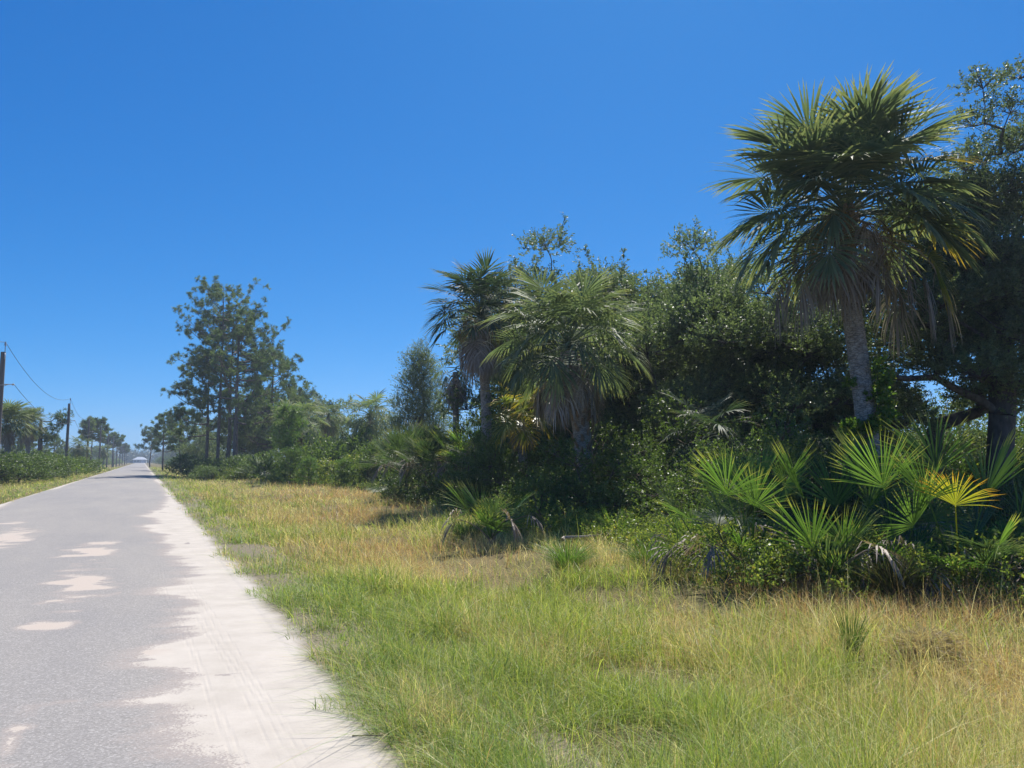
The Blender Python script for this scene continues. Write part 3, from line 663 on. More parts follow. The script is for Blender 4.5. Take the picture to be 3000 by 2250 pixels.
def sabal(label, cat, base, tpts, r0, r1, seed, n=32, Lp=1.1, R=1.0, els=(1.45, -.5), dead=12, deadL=.8, fruit=0, boots=0, group=None, mat='palm', nlf=38, skirtR=.8, yellow=(), fruit_el=.1, name='sabal_palm', bootz=None, extra=(), hubup=.15, droop=.6, petr=.016, wid=1.15):
    rng = np.random.default_rng(seed); t = thing(name, label, cat, base, group=group)
    tp = np.array(tpts, float)-np.array(base); tp[0][2] = -.15
    part('trunk', palm_trunk(tp, r0, r1, rng=rng), t)
    hub = tp[-1]+np.array((0, 0, hubup))
    specs = []
    for i in range(n):
        f = (i+.5)/n; el = els[0]+(els[1]-els[0])*f**.85; az = i*2.39996+rng.uniform(-.25, .25)
        specs.append((az, el, Lp*rng.uniform(.8, 1.12), R*rng.uniform(.9, 1.1)))
    specs += [(a, e, lp, r) for a, e, lp, r in extra]
    for i, (az, el, lp, rr) in enumerate(specs):
        mm = 'palm_yellow' if i in yellow else mat
        frond_part(t, rng, mm, label='yellowing frond with orange tips' if i in yellow else None, az=az, el=el, Lp=lp, R=rr, o=hub+np.array((0, 0, .1*math.sin(el))), sag=(.15+.28*rng.random())*(1.15-.7*max(el, 0)/1.5), rec=.4+.4*rng.random(), vlift=.2, nlf=nlf, droop=droop*rng.uniform(.7, 1.3)*(1.35-.75*max(el, 0)/1.5), thmax=rng.uniform(2.0, 2.5), petr=petr, wid=wid)
    for i in range(dead):
        az = i*2.39996+1+rng.uniform(-.3, .3); el = rng.uniform(-.6, .25)
        frond_part(t, rng, 'dead_grey' if rng.random() < .4 else 'dead', 'dead_frond', 'dry brown hanging frond', az=az, el=el, Lp=deadL*rng.uniform(.5, 1.15), R=skirtR*rng.uniform(.75, 1.15),
                   o=hub-np.array((0, 0, .25+.15*rng.random())), sag=max(.3, el+1.25+.2*rng.random()), rec=.3, nlf=26, thmax=1.5, droop=2.6, vlift=.1, wid=.8, gap=.1, roll=.5, petr=petr)
    for i in range(fruit):
        part('fruit_cluster', fruit_mesh(rng, i*2.39996+.6, Lp*1.15*rng.uniform(.85, 1.15), fruit_el+rng.uniform(0, .5), 1.0), t, loc=tuple(hub-np.array((0, 0, .1))))
    bz = bootz or (hub[2]-.75, hub[2]-.1)
    for i in range(boots):
        f = (i+.5)/boots; z = bz[0]+(bz[1]-bz[0])*f; cx = np.interp(z, tp[:, 2], tp[:, 0]); cy = np.interp(z, tp[:, 2], tp[:, 1])
        part('leaf_base', boot(rng, i*2.39996, z, (r0+(r1-r0)*f)*.85, L=rng.uniform(.26, .45), w=.13, out=rng.uniform(.35, .8), c=(cx, cy)), t)
    return t, hub, rng

# the tall palm
D0 = 16.0
base = gd(2550, D0)
right = -PSI  # world angle of the picture's right-hand direction
to_cam = math.atan2(-math.cos(PSI), -math.sin(PSI))
ex = [(right+.1, .15, 1.71, 1.20), (right-.25, -.25, 1.71, 1.20), (right+.4, .45, 1.71, 1.25), (right-.1, .75, 1.60, 1.25), (right+PI, -.05, 1.82, 1.20), (right+PI+.25, -.35, 1.88, 1.14), (right+PI-.3, .15, 1.71, 1.14),
      (right+PI-.15, .6, 1.37, 1.14), (right+PI/2-.1, 1.45, 1.42, 1.31), (to_cam, 1.35, 1.25, 1.20), (to_cam+.5, -.1, 1.48, 1.08), (to_cam-.6, -.3, 1.71, 1.08), (to_cam, .8, 0.91, 1.14), (to_cam+1, .6, 0.97, 1.14), (to_cam-1, .65, 0.97, 1.14), (to_cam+.5, 1.1, 0.80, 1.14), (to_cam-.5, 1.15, 0.85, 1.20), (right+.2, 1.0, 0.91, 1.20), (right+PI, 1.05, 0.91, 1.14), (to_cam+.1, .35, 0.91, 1.08), (to_cam-.9, .2, 1.03, 1.14), (to_cam+1.2, .15, 1.03, 1.14), (right+1.3, 1.4, 1.71, 1.31), (right+1.8, 1.3, 1.71, 1.25), (right-.4, .1, 1.82, 1.14), (right+PI+.5, -.15, 1.71, 1.20), (right+1.2, 1.5, 1.6, 1.4), (right+2.6, 1.3, 1.6, 1.35), (right+.4, 1.25, 1.6, 1.35), (to_cam+.2, 1.4, 1.4, 1.3), (right+.1, .95, 1.8, 1.4), (right+PI, 1.0, 1.7, 1.3)]
mp, hub, rng = sabal('tall palm on the right with full round crown, dead hanging fronds and grey trunk', 'palm tree', base,
      [base, pt(2545, 1300, D0), pt(2532, 1180, D0), pt(2508, 1000, D0), pt(2490, 880, D0), pt(2480, 760, D0), pt(2478, 655, D0)], .215, .19, 101, n=34, Lp=1.45, R=1.42, els=(1.52, -.02), dead=30, deadL=1.1, skirtR=.9,
      fruit=10, boots=30, nlf=46, wid=1.6, yellow=(35, 34, 37), extra=ex, fruit_el=.2, droop=.48)
for k, (a, e, l, r) in enumerate(((to_cam+.1, .95, .75, .85), (right+.1, .12, 1.15, .95), (right-.5, .0, 1.5, 1.0), (right-.2, .2, 1.9, 1.0), (right+PI-.3, .1, 1.2, .9), (right+PI+.1, .2, 1.6, 1.0), (right+PI+.7, .0, .9, .9), (to_cam-.5, .1, .9, 1.0), (to_cam+.8, .1, 1.2, .9), (right+.5, .1, 1.6, 1.0), (to_cam-1.1, .25, 1.4, 1.1), (to_cam+.3, .1, .5, .8))):
    frond_part(mp, rng, 'dead_grey' if k % 3 == 0 else 'dead', 'dead_frond', 'dry brown hanging frond', az=a, el=e, Lp=l*1.2, R=r*1.25, o=hub-np.array((0, 0, .45 if k else -.05)), sag=e+1.2, rec=.3, nlf=34, thmax=1.4, droop=2.6, vlift=.05, wid=.95, gap=.05, roll=.5)
# broken stalks hanging below its crown
for a, e, l in ((to_cam+.9, -.6, 1.7), (to_cam-.8, -.75, 1.9), (right-.2, -.9, 1.5), (right+PI+.3, -.8, 1.8), (to_cam+.2, -.7, 1.2), (to_cam-1.3, -.5, 2.0)):
    mb = MB(); hx = np.array((math.cos(a), math.sin(a), 0)); ts = np.linspace(0, 1, 7)[:, None]
    tube(mb, hub-np.array((0, 0, .45))+hx*l*(ts**.6)*.55+np.array((0, 0, -1.))*l*ts**1.6*.95, np.linspace(.02, .006, 7), 4, cap=False); part('dead_stalk', mb.build('dead_stalk', M['dead_grey']), mp)

def sab2(label, px, D, top_py, hub_px, r, seed, **kw):
    b = gd(px, D); h = pt(hub_px, top_py, D); mid = (b+h)/2+np.array((.06, 0, 0))
    return sabal(label, 'palm tree', b, [b, b*.7+h*.3, mid, h], r*1.1, r, seed, **kw)
GP = 'fan palms in the hammock beside the clearing'
sab2('dark palm with shade-toned leaves leftmost against the oaks, thick skirt of brown dead fronds', 1432, 27, 945, 1410, .17, 102, n=46, Lp=1.15, R=1.05, els=(1.5, -.15), dead=34, deadL=1.0, skirtR=1.1, fruit=4, boots=6, group=GP, mat='palm_blue', nlf=30, droop=.5)
sab2('bright green palm in the middle with grey dead fronds and rough booted trunk', 1735, 20, 1030, 1665, .22, 103, n=42, Lp=1.15, R=1.1, els=(1.45, -.35), dead=34, deadL=1.2, skirtR=.9, fruit=1, boots=60, bootz=(.1, 2.9), group=GP, mat='palm', nlf=36, droop=.75)
sab2('thin bare trunked palm behind the dark palm with a collapsed brown crown', 1330, 33, 1090, 1335, .13, 104, n=6, Lp=.6, R=.7, els=(.6, -.6), dead=20, deadL=.5, skirtR=1.0, group=GP, nlf=22)
sab2('short yellow-green palm below the dark palm and the bright green palm', 1530, 24, 1230, 1525, .14, 105, n=18, Lp=.6, R=.75, els=(1.2, -.4), dead=10, deadL=.5, group=GP, mat='palm_yellow', nlf=26, skirtR=.6)
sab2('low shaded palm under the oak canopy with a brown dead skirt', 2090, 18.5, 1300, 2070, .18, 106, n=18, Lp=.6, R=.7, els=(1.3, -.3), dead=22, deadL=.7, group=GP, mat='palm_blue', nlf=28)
GQ = 'fan palms in the clearing edge past the thicket'
sab2('pale blue-grey palm standing alone left of the feathery tree', 1080, 56, 1225, 1085, .17, 107, n=34, Lp=1.0, R=1.05, els=(1.4, -.7), dead=12, group=GQ, mat='palm_grey', nlf=22, skirtR=.9, petr=.02)
sab2('fan palm behind the bright young pine with brown hanging skirt', 875, 60, 1245, 870, .17, 108, n=36, Lp=1.3, R=1.2, els=(1.35, -.8), dead=16, group=GQ, mat='palm_grey', nlf=22, skirtR=1., petr=.02)
sab2('small dim palm between the two pale fan palms', 965, 66, 1225, 962, .16, 109, n=26, Lp=.9, R=1.0, els=(1.35, -.8), dead=10, group=GQ, mat='palm', nlf=20, petr=.02)
GL = 'fan palms on the left roadside'
sab2('large palm at the left edge of the photo behind the nearest pole', 20, 64, 1243, 22, .2, 110, n=44, Lp=.9, R=1.15, els=(1.5, -.2), dead=22, group=GL, mat='palm', nlf=22, skirtR=1.1, petr=.02)
sab2('palm just right of the left edge palm with grey dead skirt', 84, 76, 1246, 80, .18, 111, n=40, Lp=.85, R=1.1, els=(1.5, -.2), dead=20, group=GL, mat='palm', nlf=22, skirtR=1.1, petr=.02)
sab2('small palm with brown skirt behind the second pole', 232, 112, 1310, 232, .16, 112, n=26, Lp=1.1, R=1.1, els=(1.3, -.7), dead=18, group=GL, mat='palm', nlf=18, petr=.02)
sab2('low palm between the third and fourth poles', 303, 170, 1322, 303, .16, 113, n=24, Lp=1.1, R=1.1, els=(1.3, -.7), dead=12, group=GL, mat='palm', nlf=16, petr=.03)

# ------------------------------------------------------------------ palmettos
def palmetto(label, px, D, seed, n=9, H=1.1, R=.62, mat='palmetto', dead=2, group=None, spec=None, trunk=.0, nlf=36, spread=(1.35, .45), z0=0):
    rng = np.random.default_rng(seed); b = gd(px, D); t = thing('saw_palmetto', label, 'palmetto', b, group=group)
    o = np.array((0, 0, trunk))
    mb = MB(); tube(mb, [(0, 0, -.1), (.03, 0, .08), (.02, .02, max(.14, trunk))], [.09, .08, .06], 8); part('stem', mb.build('stem', M['boot']), t)
    if spec is None: spec = [(i*2.39996+rng.uniform(-.3, .3), spread[0]+(spread[1]-spread[0])*((i+.5)/n), H*rng.uniform(.75, 1.1), R*rng.uniform(.85, 1.1), mat) for i in range(n)]
    for az, el, l, r, mm in spec:
        frond_part(t, rng, mm, label='bright yellow frond' if mm == 'palmetto_yellow' else None, az=az, el=el, Lp=l*rng.uniform(.72, .95), R=r*rng.uniform(.95, 1.2), o=o, sag=.12, rec=rng.uniform(.0, .3), nlf=nlf, thmax=rng.uniform(1.0, 1.6), droop=rng.uniform(.05, .45), vlift=.12, Lc=.08, wid=1.05, petr=.011, roll=.5, segs=4)
    for i in range(dead):
        frond_part(t, rng, 'dead', 'dead_frond', 'dry brown folded frond', az=to_cam+(-1)**i*(.5+.45*i), el=rng.uniform(.8, 1.15), Lp=H*rng.uniform(.65, .95), R=R*.9, o=o, sag=.7, rec=1.2, nlf=20, thmax=1.5, droop=1.9, vlift=.15, Lc=.2, wid=.9, petr=.01, roll=.8)
    return t
R_, L_, C_, B_ = right, right+PI, to_cam, to_cam+PI
GM = 'palmettos along the front of the hammock'
def ff(*a):
    q = [tuple(x)+(('palmetto',) if len(x) == 4 else ()) for x in a]; rr = random.Random(len(a)*7+int(a[0][2]*100))
    return q+[(rr.uniform(0, 6.28), rr.uniform(.7, 1.4), q[k % len(q)][2]*rr.uniform(.5, 1.05), rr.uniform(.38, .6), rr.choice(('palmetto', 'palmetto_dark'))) for k in range(4)]
palmetto('small lone palmetto fan clump in the grass before the dark thicket', 1438, 15.6, 201, dead=3, group=GM, spec=ff((L_+.2, 1.0, .75, .75), (R_-.2, 1.0, .8, .72), (L_-.6, 1.25, .7, .7), (R_+.6, .8, .6, .6), (C_, .9, .4, .5)))
palmetto('tall green palmetto left of the dead curled frond, below the shaded palm', 2185, 10.8, 202, dead=4, group=GM, spec=ff((L_+.6, 1.3, 1.5, .72), (C_+.1, 1.38, 1.35, .62), (R_-.6, 1.25, 1.45, .68), (B_, 1.4, 1.7, .75), (R_+.4, 1.15, 1.5, .7), (C_-.5, .9, .7, .5), (L_, .85, 1.3, .6), (R_-.2, .8, .6, .5), (B_-.6, 1.2, 1.6, .7)))
palmetto('palmetto with wide grey-green fans left of the tall palm base', 2470, 10.3, 203, dead=3, group=GM, spec=ff((L_+.15, 1.15, 1.35, .82), (L_-.3, .85, 1.4, .75), (R_, 1.3, 1.35, .7), (B_, 1.35, 1.4, .7), (C_, .8, .7, .5)))
palmetto('low light green palmetto fan standing in front beneath the wide fans', 2410, 9.5, 204, dead=1, group=GM, nlf=22, spec=ff((L_+.5, 1.25, .72, .62), (R_-.5, 1.3, .65, .55), (C_+.4, 1.0, .35, .5)))
palmetto('palmetto of tall dark green fans right of the low light green fan', 2625, 9.8, 205, dead=2, group=GM, spec=ff((L_+.6, 1.4, 1.4, .8), (C_, 1.25, 1.05, .62), (B_+.4, 1.35, 1.5, .8), (R_+.3, 1.1, 1.2, .7), (C_-.7, .7, .8, .55)))
palmetto('rightmost big palmetto with one bright yellow fan', 2790, 9.3, 206, dead=4, group=GM, spec=ff((C_-.5, 1.3, 1.25, .5, 'palmetto_yellow'), (R_+.3, 1.25, 1.45, .8), (R_-.3, 1.0, 1.25, .75), (B_, 1.4, 1.6, .85), (R_+.1, .75, 1.0, .7), (L_+.3, 1.3, 1.4, .7), (C_-.6, .7, .7, .6)))
palmetto('grey palmetto with dried fans at the right edge of the photo', 2960, 9.5, 207, dead=6, group=GM, n=6, H=1.1, R=.7, mat='palmetto_dark')
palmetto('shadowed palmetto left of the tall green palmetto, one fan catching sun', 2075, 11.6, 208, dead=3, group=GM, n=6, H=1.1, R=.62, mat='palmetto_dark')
GT = 'dark palmettos of the thicket by the clearing'
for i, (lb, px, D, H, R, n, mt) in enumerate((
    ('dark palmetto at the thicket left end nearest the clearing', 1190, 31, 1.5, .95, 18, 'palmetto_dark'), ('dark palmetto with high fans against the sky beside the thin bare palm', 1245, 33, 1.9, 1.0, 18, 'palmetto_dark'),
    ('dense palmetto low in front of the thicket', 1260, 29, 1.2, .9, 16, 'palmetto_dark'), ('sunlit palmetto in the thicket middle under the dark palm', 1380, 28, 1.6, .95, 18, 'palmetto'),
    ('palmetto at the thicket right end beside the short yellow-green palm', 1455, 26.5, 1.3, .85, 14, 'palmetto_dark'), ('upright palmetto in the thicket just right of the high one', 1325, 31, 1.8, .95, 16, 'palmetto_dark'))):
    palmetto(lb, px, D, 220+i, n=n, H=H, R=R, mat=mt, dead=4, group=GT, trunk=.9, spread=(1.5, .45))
palmetto('little palmetto at the foot of the thicket by the tan grass', 1132, 33.5, 230, n=7, H=.7, R=.7, mat='palmetto_dark', dead=1, group=GT)
palmetto('palmetto half hidden in the sunny bushes past the tan grass', 768, 58, 231, n=14, H=1.5, R=1.0, mat='palmetto_dark', dead=1, group=GT)
palmetto('palmetto fan between olive bushes below the fan palms', 880, 50, 232, n=8, H=1.2, R=.7, mat='palmetto', dead=1, group=GT)

# ------------------------------------------------------------------ oaks of the hammock
GO = 'oaks forming the dark hammock'
def oak(label, px, D, top_py, k, rz=0, wide=1., H0=(8.0, 7.0, 8.5)):
    s = hgt(top_py, D)/H0[k]*.98
    return tree('oak_tree', label, 'oak tree', gd(px, D), OAK[k], rz, (s*wide, s*wide, s), GO)
oak('leftmost oak, its crown rising behind the dark palm', 1545, 36, 740, 2, .5, .72)
oak('oak rising between the dark palm and the bright green palm', 1640, 33, 680, 0, 2.5, 1.05)
oak('oak behind the right half of the bright green palm', 1790, 30, 700, 2, 4.0)
oak('oak left of the tall palm, its crown near the left frond clump', 2170, 26, 770, 0, 5.2)
oak('oak with the highest peak behind the bright green palm', 1700, 32, 645, 2, 1.7)
oak('round oak right of the bright green palm', 1870, 28, 750, 1, 2.2)
oak('oak behind the bare twig sprig between the palms', 2060, 25, 690, 0, 3.6)
oak('lower oak just left of the tall palm trunk', 2260, 23, 800, 1, 4.4, 1.1)
oak('dark oak directly behind the tall palm trunk', 2480, 24, 800, 2, 5.1, 1.25)
oak('oak right of the tall palm under its dead fronds', 2740, 23, 560, 0, 2.8)
oak('oak deep in the hammock behind the middle of the thicket', 1960, 33, 780, 1, 5.7, 1.2)
# big right-hand oak, limbs placed by hand, open airy top
rb = np.random.default_rng(9)
Dr = 21.5; rb0 = gd(2940, Dr)
lum = []
for px, py, r, dd in ((2880, 260, .42, 0), (2850, 370, .42, .4), (2960, 330, .35, -.6), (2990, 230, .4, .3), (2900, 450, .45, .5), (2830, 500, .5, -.5), (2990, 440, .5, .2), (2950, 560, .6, -.4), (2840, 640, .7, .4), (3000, 680, .8, .3),
                      (2900, 760, .8, -.7), (2790, 780, .75, 0), (2990, 840, .9, -.5), (2860, 900, .7, .6), (2760, 900, .6, -1.), (2700, 830, .6, .8), (3080, 600, 1., 0), (3080, 400, .8, .5), (3050, 950, .8, 0), (2720, 960, .5, .9), (2960, 960, .5, 1.4),
                      (2640, 900, .6, 1.), (2920, 820, .7, 1.3), (2820, 700, .7, 1.6), (3060, 1080, .6, -.8)):
    r *= 1.3; lum.append((tuple(pt(px, py, Dr+dd)-rb0), (r*1.1, r*1.1, r*.85)))
tk = [pt(2925, 1400, Dr), pt(2935, 1220, Dr), pt(2925, 1080, Dr), pt(2940, 960, Dr), pt(2960, 860, Dr)]
tk = [(0, 0, -.1)]+[tuple(p-rb0) for p in tk]
rb2 = np.random.default_rng(17)
for k in range(40):
    lum.append((tuple(pt(rb2.uniform(2690, 3060), rb2.uniform(560, 1000), Dr+rb2.uniform(-.6, 2.2))-rb0), (.8, .8, .62)))
bigoak = tree_mesh(91, lum, tk, .34, .085, .042, 16, 66, M['oak'], M['oak_bark'], sprigs=2.5)
bo = tree('oak_tree', 'big oak at the right edge, dark forked trunk and airy top beside the tall palm', 'oak tree', rb0, bigoak, group=GO)
mb = MB()
for ps, r0 in (([(2930, 1215), (2870, 1170), (2800, 1140), (2740, 1105), (2660, 1110), (2590, 1100)], .13), ([(2740, 1105), (2770, 1020), (2800, 950), (2830, 860)], .08), ([(2935, 1150), (3020, 1110), (3120, 1080)], .12), ([(2930, 1020), (2890, 990), (2840, 960), (2790, 930)], .07)):
    P = np.array([pt(a, b, Dr-.02*i*6)-rb0 for i, (a, b) in enumerate(ps)]); tube(mb, P, np.linspace(r0, r0*.5, len(P)), 8)
part('limb', mb.build('limb', M['oak_bark'], True), bo)

# ------------------------------------------------------------------ shrubs
def shrub(label, px, D, k, s, rz=0, fam=None, group=None, sz=None):
    return tree('shrub', label, 'shrub', gd(px, D)-np.array((0, 0, .12*s)), (fam or BUSH)[k], rz, (s, s, sz or s), group)
GB = 'dark leafy bushes under the hammock canopy'
for i, (lb, px, D, k, s, sz) in enumerate((
    ('dark bush right beside the rough booted palm trunk', 1850, 18.2, 0, 1.05, 1.0), ('dark bush left of the rough booted palm trunk', 1600, 19.5, 1, .95, .85), ('dark rounded bush below the low shaded palm', 1960, 16.8, 1, 1.0, .9),
    ('dark bush below the palmetto thicket, left end', 1215, 29.5, 0, .8, .6), ('dark bush below the thin bare trunked palm', 1310, 27.5, 1, .9, .65), ('dark bush in front of the dark palm foot, lowest', 1400, 25, 0, .9, .6), ('bush in deep shade at the bright green palm foot', 1700, 19.0, 0, 1.0, 1.0), ('bush in shade right of the palmetto thicket', 1500, 23, 1, 1.05, 1.0), ('tall dim bush behind the tall green palmetto', 2210, 15, 0, 1.0, 1.15),
    ('dim bush directly left of the tall palm base', 2400, 14.8, 1, .95, 1.1), ('dark bush at the foot of the tall palm, right side', 2640, 15.2, 0, .9, .8), ('dark bush at the dark palm foot', 1440, 24.5, 1, 1.15, 1.35), ('dim tall bush deep behind the low shaded palm', 2130, 18.5, 1, 1.3, 1.5),
    ('dim tall bush deep behind the round oak trunk', 1900, 20.5, 0, 1.4, 1.5), ('leafy bush hiding the foot of the tall palm', 2560, 13.6, 0, .7, .75), ('leafy bush climbing at the right edge of the photo', 3000, 12, 1, .7, .95))):
    shrub(lb, px, D, k, s, i*1.3, BUSH, GB, sz)
GY = 'low yellow-green bushes at the hammock edge'
for i, (lb, px, D, k, s) in enumerate((
    ('low yellow-flecked bush below the tall green palmetto', 2190, 11.3, 0, .85), ('low bush of yellow leaves left of the light green fan', 2330, 11, 1, .9), ('low bush under the wide grey-green fans', 2480, 10.6, 0, .8), ('low bush in front of the dark green palmetto', 2610, 10.4, 1, .85),
    ('low bush below the yellow palmetto fan', 2740, 10.1, 0, .7), ('low bush left of the dried fans at the right edge', 2870, 10.2, 1, .95), ('yellow leaved bush at the lower right edge of the hammock', 2990, 10.3, 0, 1.0), ('low bush with yellow leaves below the dark rounded bush', 1990, 14, 1, .8),
    ('low sunlit bush right of the lone palmetto clump', 1610, 18, 0, .95), ('low pale bush touching the lone palmetto clump', 1530, 18.5, 1, .8), ('low sunlit bush in front of the booted palm trunk', 1760, 17.4, 1, .8), ('low shaded bush before the dark bush of the booted palm', 1880, 15.8, 0, .75), ('low green bush left of the tall green palmetto', 2090, 12.6, 1, .8))):
    shrub(lb, px, D-1.0 if px > 2000 else D-.5, k, s*1.15, i*1.7, LOW, GY)
GS = 'sunny bushes past the clearing'
for i, (lb, px, D, k, s, sz) in enumerate((
    ('light green bush under the tallest pine', 640, 76, 0, 1.25, 1.15), ('dark green bush left of the light green bush by the road grass', 560, 80, 2, 1.3, 1.2), ('bush beneath the thick trunked pine', 720, 72, 2, 1.2, 1.1), ('olive bush right of the half hidden palmetto', 830, 62, 0, 1.2, 1.05),
    ('big mounded olive bush below the feathery tree', 1010, 54, 0, 1.7, 2.1), ('yellowing bush sloping down to the tan grass', 1080, 48, 1, 1.05, 1.0), ('yellow-green bush before the mounded olive bush', 965, 50, 1, 1.1, .85), ('low yellow bush beside the clearing palmetto', 860, 53, 1, .9, .7),
    ('tall olive bush between the two pale fan palms', 950, 58, 0, 1.5, 1.9), ('small bush at the road side before the light green bush', 610, 72, 2, .8, .6), ('small grassy bush in front of the light green bush', 700, 66, 1, .75, .5), ('dark bush behind the clearing palmetto', 770, 66, 2, 1.3, 1.2), ('dark bush behind the pale lone palm', 1110, 58, 2, 1.5, 1.8))):
    shrub(lb, px, D, k, s, i*1.1, MID, GS, sz)
tree('feathery_tree', 'feathery small-leaved tree with upright twigs left of the dark palm', 'tree', gd(1228, 46), FEATH, 0, (1.3, 1.3, hgt(1015, 46)/8.3))
# reddish weeds and dark bunch grass
wm = tree_mesh(95, shrub_lumps(95, .7, .7, 8, (.2, .32)), [(0, 0, -.05), (0, 0, .1)], .02, .035, .018, 12, 110, M['weed_red'], M['stem'], twig=.2, sprigs=6)
for lb, px, D, s in (('reddish dry weed clump before the booted palm trunk', 1670, 18.4, 1.2), ('reddish brown weed clump at the foot of the right edge palmetto', 2880, 8.8, .75), ('brown weed clump behind the dead grass heap', 2740, 8.7, .6)):
    tree('weed', lb, 'weed', gd(px, D), wm, px, s, 'reddish weeds at the hammock foot')
def bunch(label, px, D, n, H, cols, seed, spread=.35, w=.009):
    rng = np.random.default_rng(seed); mb = MB()
    for i in range(n):
        a = rng.uniform(0, 2*PI); h = H*rng.uniform(.5, 1.1); b = rng.uniform(.15, .9)*spread/.35; f = rng.uniform(0, 2*PI)
        hx = np.array((math.cos(a), math.sin(a), 0)); o = hx*rng.uniform(0, .12)*spread/.35; s = np.array((math.cos(f), math.sin(f), 0))*w/2
        P = [o+hx*h*b*t**1.8+np.array((0, 0, h*(t-.3*b*t*t))) for t in (0, .3, .6, .85, 1)]
        V = []
        for p, k in zip(P, (1, 1, .8, .5, .05)): V += [p-s*k, p+s*k]
        mb.add(V, [[2*j, 2*j+1, 2*j+3, 2*j+2] for j in range(4)], rng.random())
    g = gd(px, D); g[2] = float(ground_z(g[0], g[1]))-.02
    single('grass_clump', mb.build('grass_clump', cols), label, 'grass clump', loc=g, group='tall grass clumps')
M['bunch_dark'] = leafmat('dark_bunch_blade', [(0, (.05, .045, .025)), (.6, (.12, .10, .05)), (1, (.15, .19, .04))], trans=.3, rough=.6)
M['bunch_green'] = leafmat('green_bunch_blade', [(0, (.06, .12, .02)), (1, (.13, .21, .04))], trans=.4, rough=.45)
M['bunch_tan'] = leafmat('tan_bunch_blade', [(0, (.25, .18, .10)), (1, (.45, .36, .2))], trans=.35, rough=.6)
bunch('dark brown tangled grass clump in front of the palmettos', 2600, 8.9, 700, .7, M['bunch_dark'], 1, .4)
bunch('tall green grass tuft alone in the right half of the meadow', 2470, 7.0, 160, .52, M['bunch_green'], 2, .16, .007)
bunch('arching green grass clump by the shaded edge', 1660, 12.5, 500, .6, M['bunch_green'], 3, .6)
bunch('arching bright grass clump right of the shaded edge clump', 1900, 12.2, 450, .55, M['bunch_green'], 4, .6)
bunch('bushy bright grass clump near the tan grass path', 1370, 17, 500, .5, M['bunch_green'], 5, .6, .014)
bunch('tall reed-like green grass in the oak shade', 2010, 13.2, 260, .95, M['bunch_green'], 6, .3, .014)
bunch('reed-like grass under the dark bushes left of the reeds', 1800, 15, 260, .8, M['bunch_green'], 7, .4, .014)
# dead grass heap
def heap():
    rng = np.random.default_rng(4); mb = MB(); n = 2600
    a = rng.uniform(0, 2*PI, n); q = rng.random(n)**.5; x = .32*q*np.cos(a); y = .2*q*np.sin(a); z = .07*(1-q*q)*(1+.4*rng.normal(size=n)*.5)+.05
    d = nrm(np.stack([rng.normal(size=n), rng.normal(size=n), rng.normal(size=n)*.3], -1))
    leafquads(mb, np.stack([x, y, z], -1), d, .16, .006, rng)
    V = []; 
    k = 20
    for i in range(6):
        for j in range(k): V.append((.33*(1-i/6)*math.cos(j*2*PI/k)*(1+.1*math.sin(j*3)), .21*(1-i/6)*math.sin(j*2*PI/k), .07*(1-(1-i/6)**2)+.01*math.sin(j*5+i)))
    mb.add(V, [[i*k+j, i*k+(j+1) % k, (i+1)*k+(j+1) % k, (i+1)*k+j] for i in range(5) for j in range(k)], .3)
    g = gd(2690, 6.9); g[2] = float(ground_z(g[0], g[1]))+.08
    single('dead_grass_heap', mb.build('dead_grass_heap', M['bunch_tan']), 'low heap of matted pale dead grass at lower right', 'grass heap', loc=g)
heap()
def stick(name, label, cat, ctr, L_, az, r, mat, seed, z=.02):
    rng = np.random.default_rng(seed); mb = MB(); t = np.linspace(-.5, .5, 6)[:, None]
    P = t*L_*np.array((math.cos(az), math.sin(az), .04))+rng.normal(size=(6, 3))*np.array((.02, .02, .004))*L_*2
    tube(mb, P, np.linspace(r, r*.5, 6), 6); tube(mb, [P[3], P[3]+np.array((.12, .1, .03))*L_], [r*.6, r*.3], 5)
    c = np.array(ctr, float); c[2] = float(ground_z(c[0], c[1]))+z; single(name, mb.build(name, M[mat]), label, cat, loc=c)
stick('twig', 'small dark twig lying on the pale sand by the grass edge', 'twig', gp(1075, 2182), .17, right, .004, 'stem', 1, .05)
stick('fallen_stalk', 'pale fallen palm stalk lying in the shade before the dark bushes', 'fallen stalk', gd(1715, 14.6), 1.1, right+.5, .035, 'dead_grey', 2, .2)
stick('fallen_branch', 'grey fallen branch lying in grass right of the lone palmetto clump', 'fallen branch', gd(1590, 17.2), 1.3, right-.2, .03, 'dead_grey', 3, .15)
# vine on the tall palm
def vine():
    rng = np.random.default_rng(6); mb = MB(); st = MB()
    for px, py, r, n in ((2575, 1070, .12, 26), (2590, 1110, .2, 60), (2580, 1160, .22, 70), (2600, 1210, .2, 60), (2560, 1240, .2, 50), (2490, 1120, .08, 14), (2530, 1260, .25, 60), (2480, 1250, .2, 40), (2520, 1330, .3, 60)):
        c = pt(px, py, D0-.25)-base; b = c+rv(rng, n)*r*rng.random((n, 1))**.5
        sprays(mb, b, rv(rng, n), np.full(n, .12), 8, .075, .06, rng)
    tube(st, [np.array((.1, -.25, 0)), pt(2530, 1300, D0-.25)-base, pt(2570, 1180, D0-.25)-base, pt(2570, 1060, D0-.25)-base], [.02, .015, .012, .006], 5)
    t = thing('vine', 'bright leafy vine climbing the lower trunk of the tall palm', 'vine', base)
    part('leaves', mb.build('leaves', M['vine']), t); part('stem', st.build('stem', M['stem']), t)
vine()
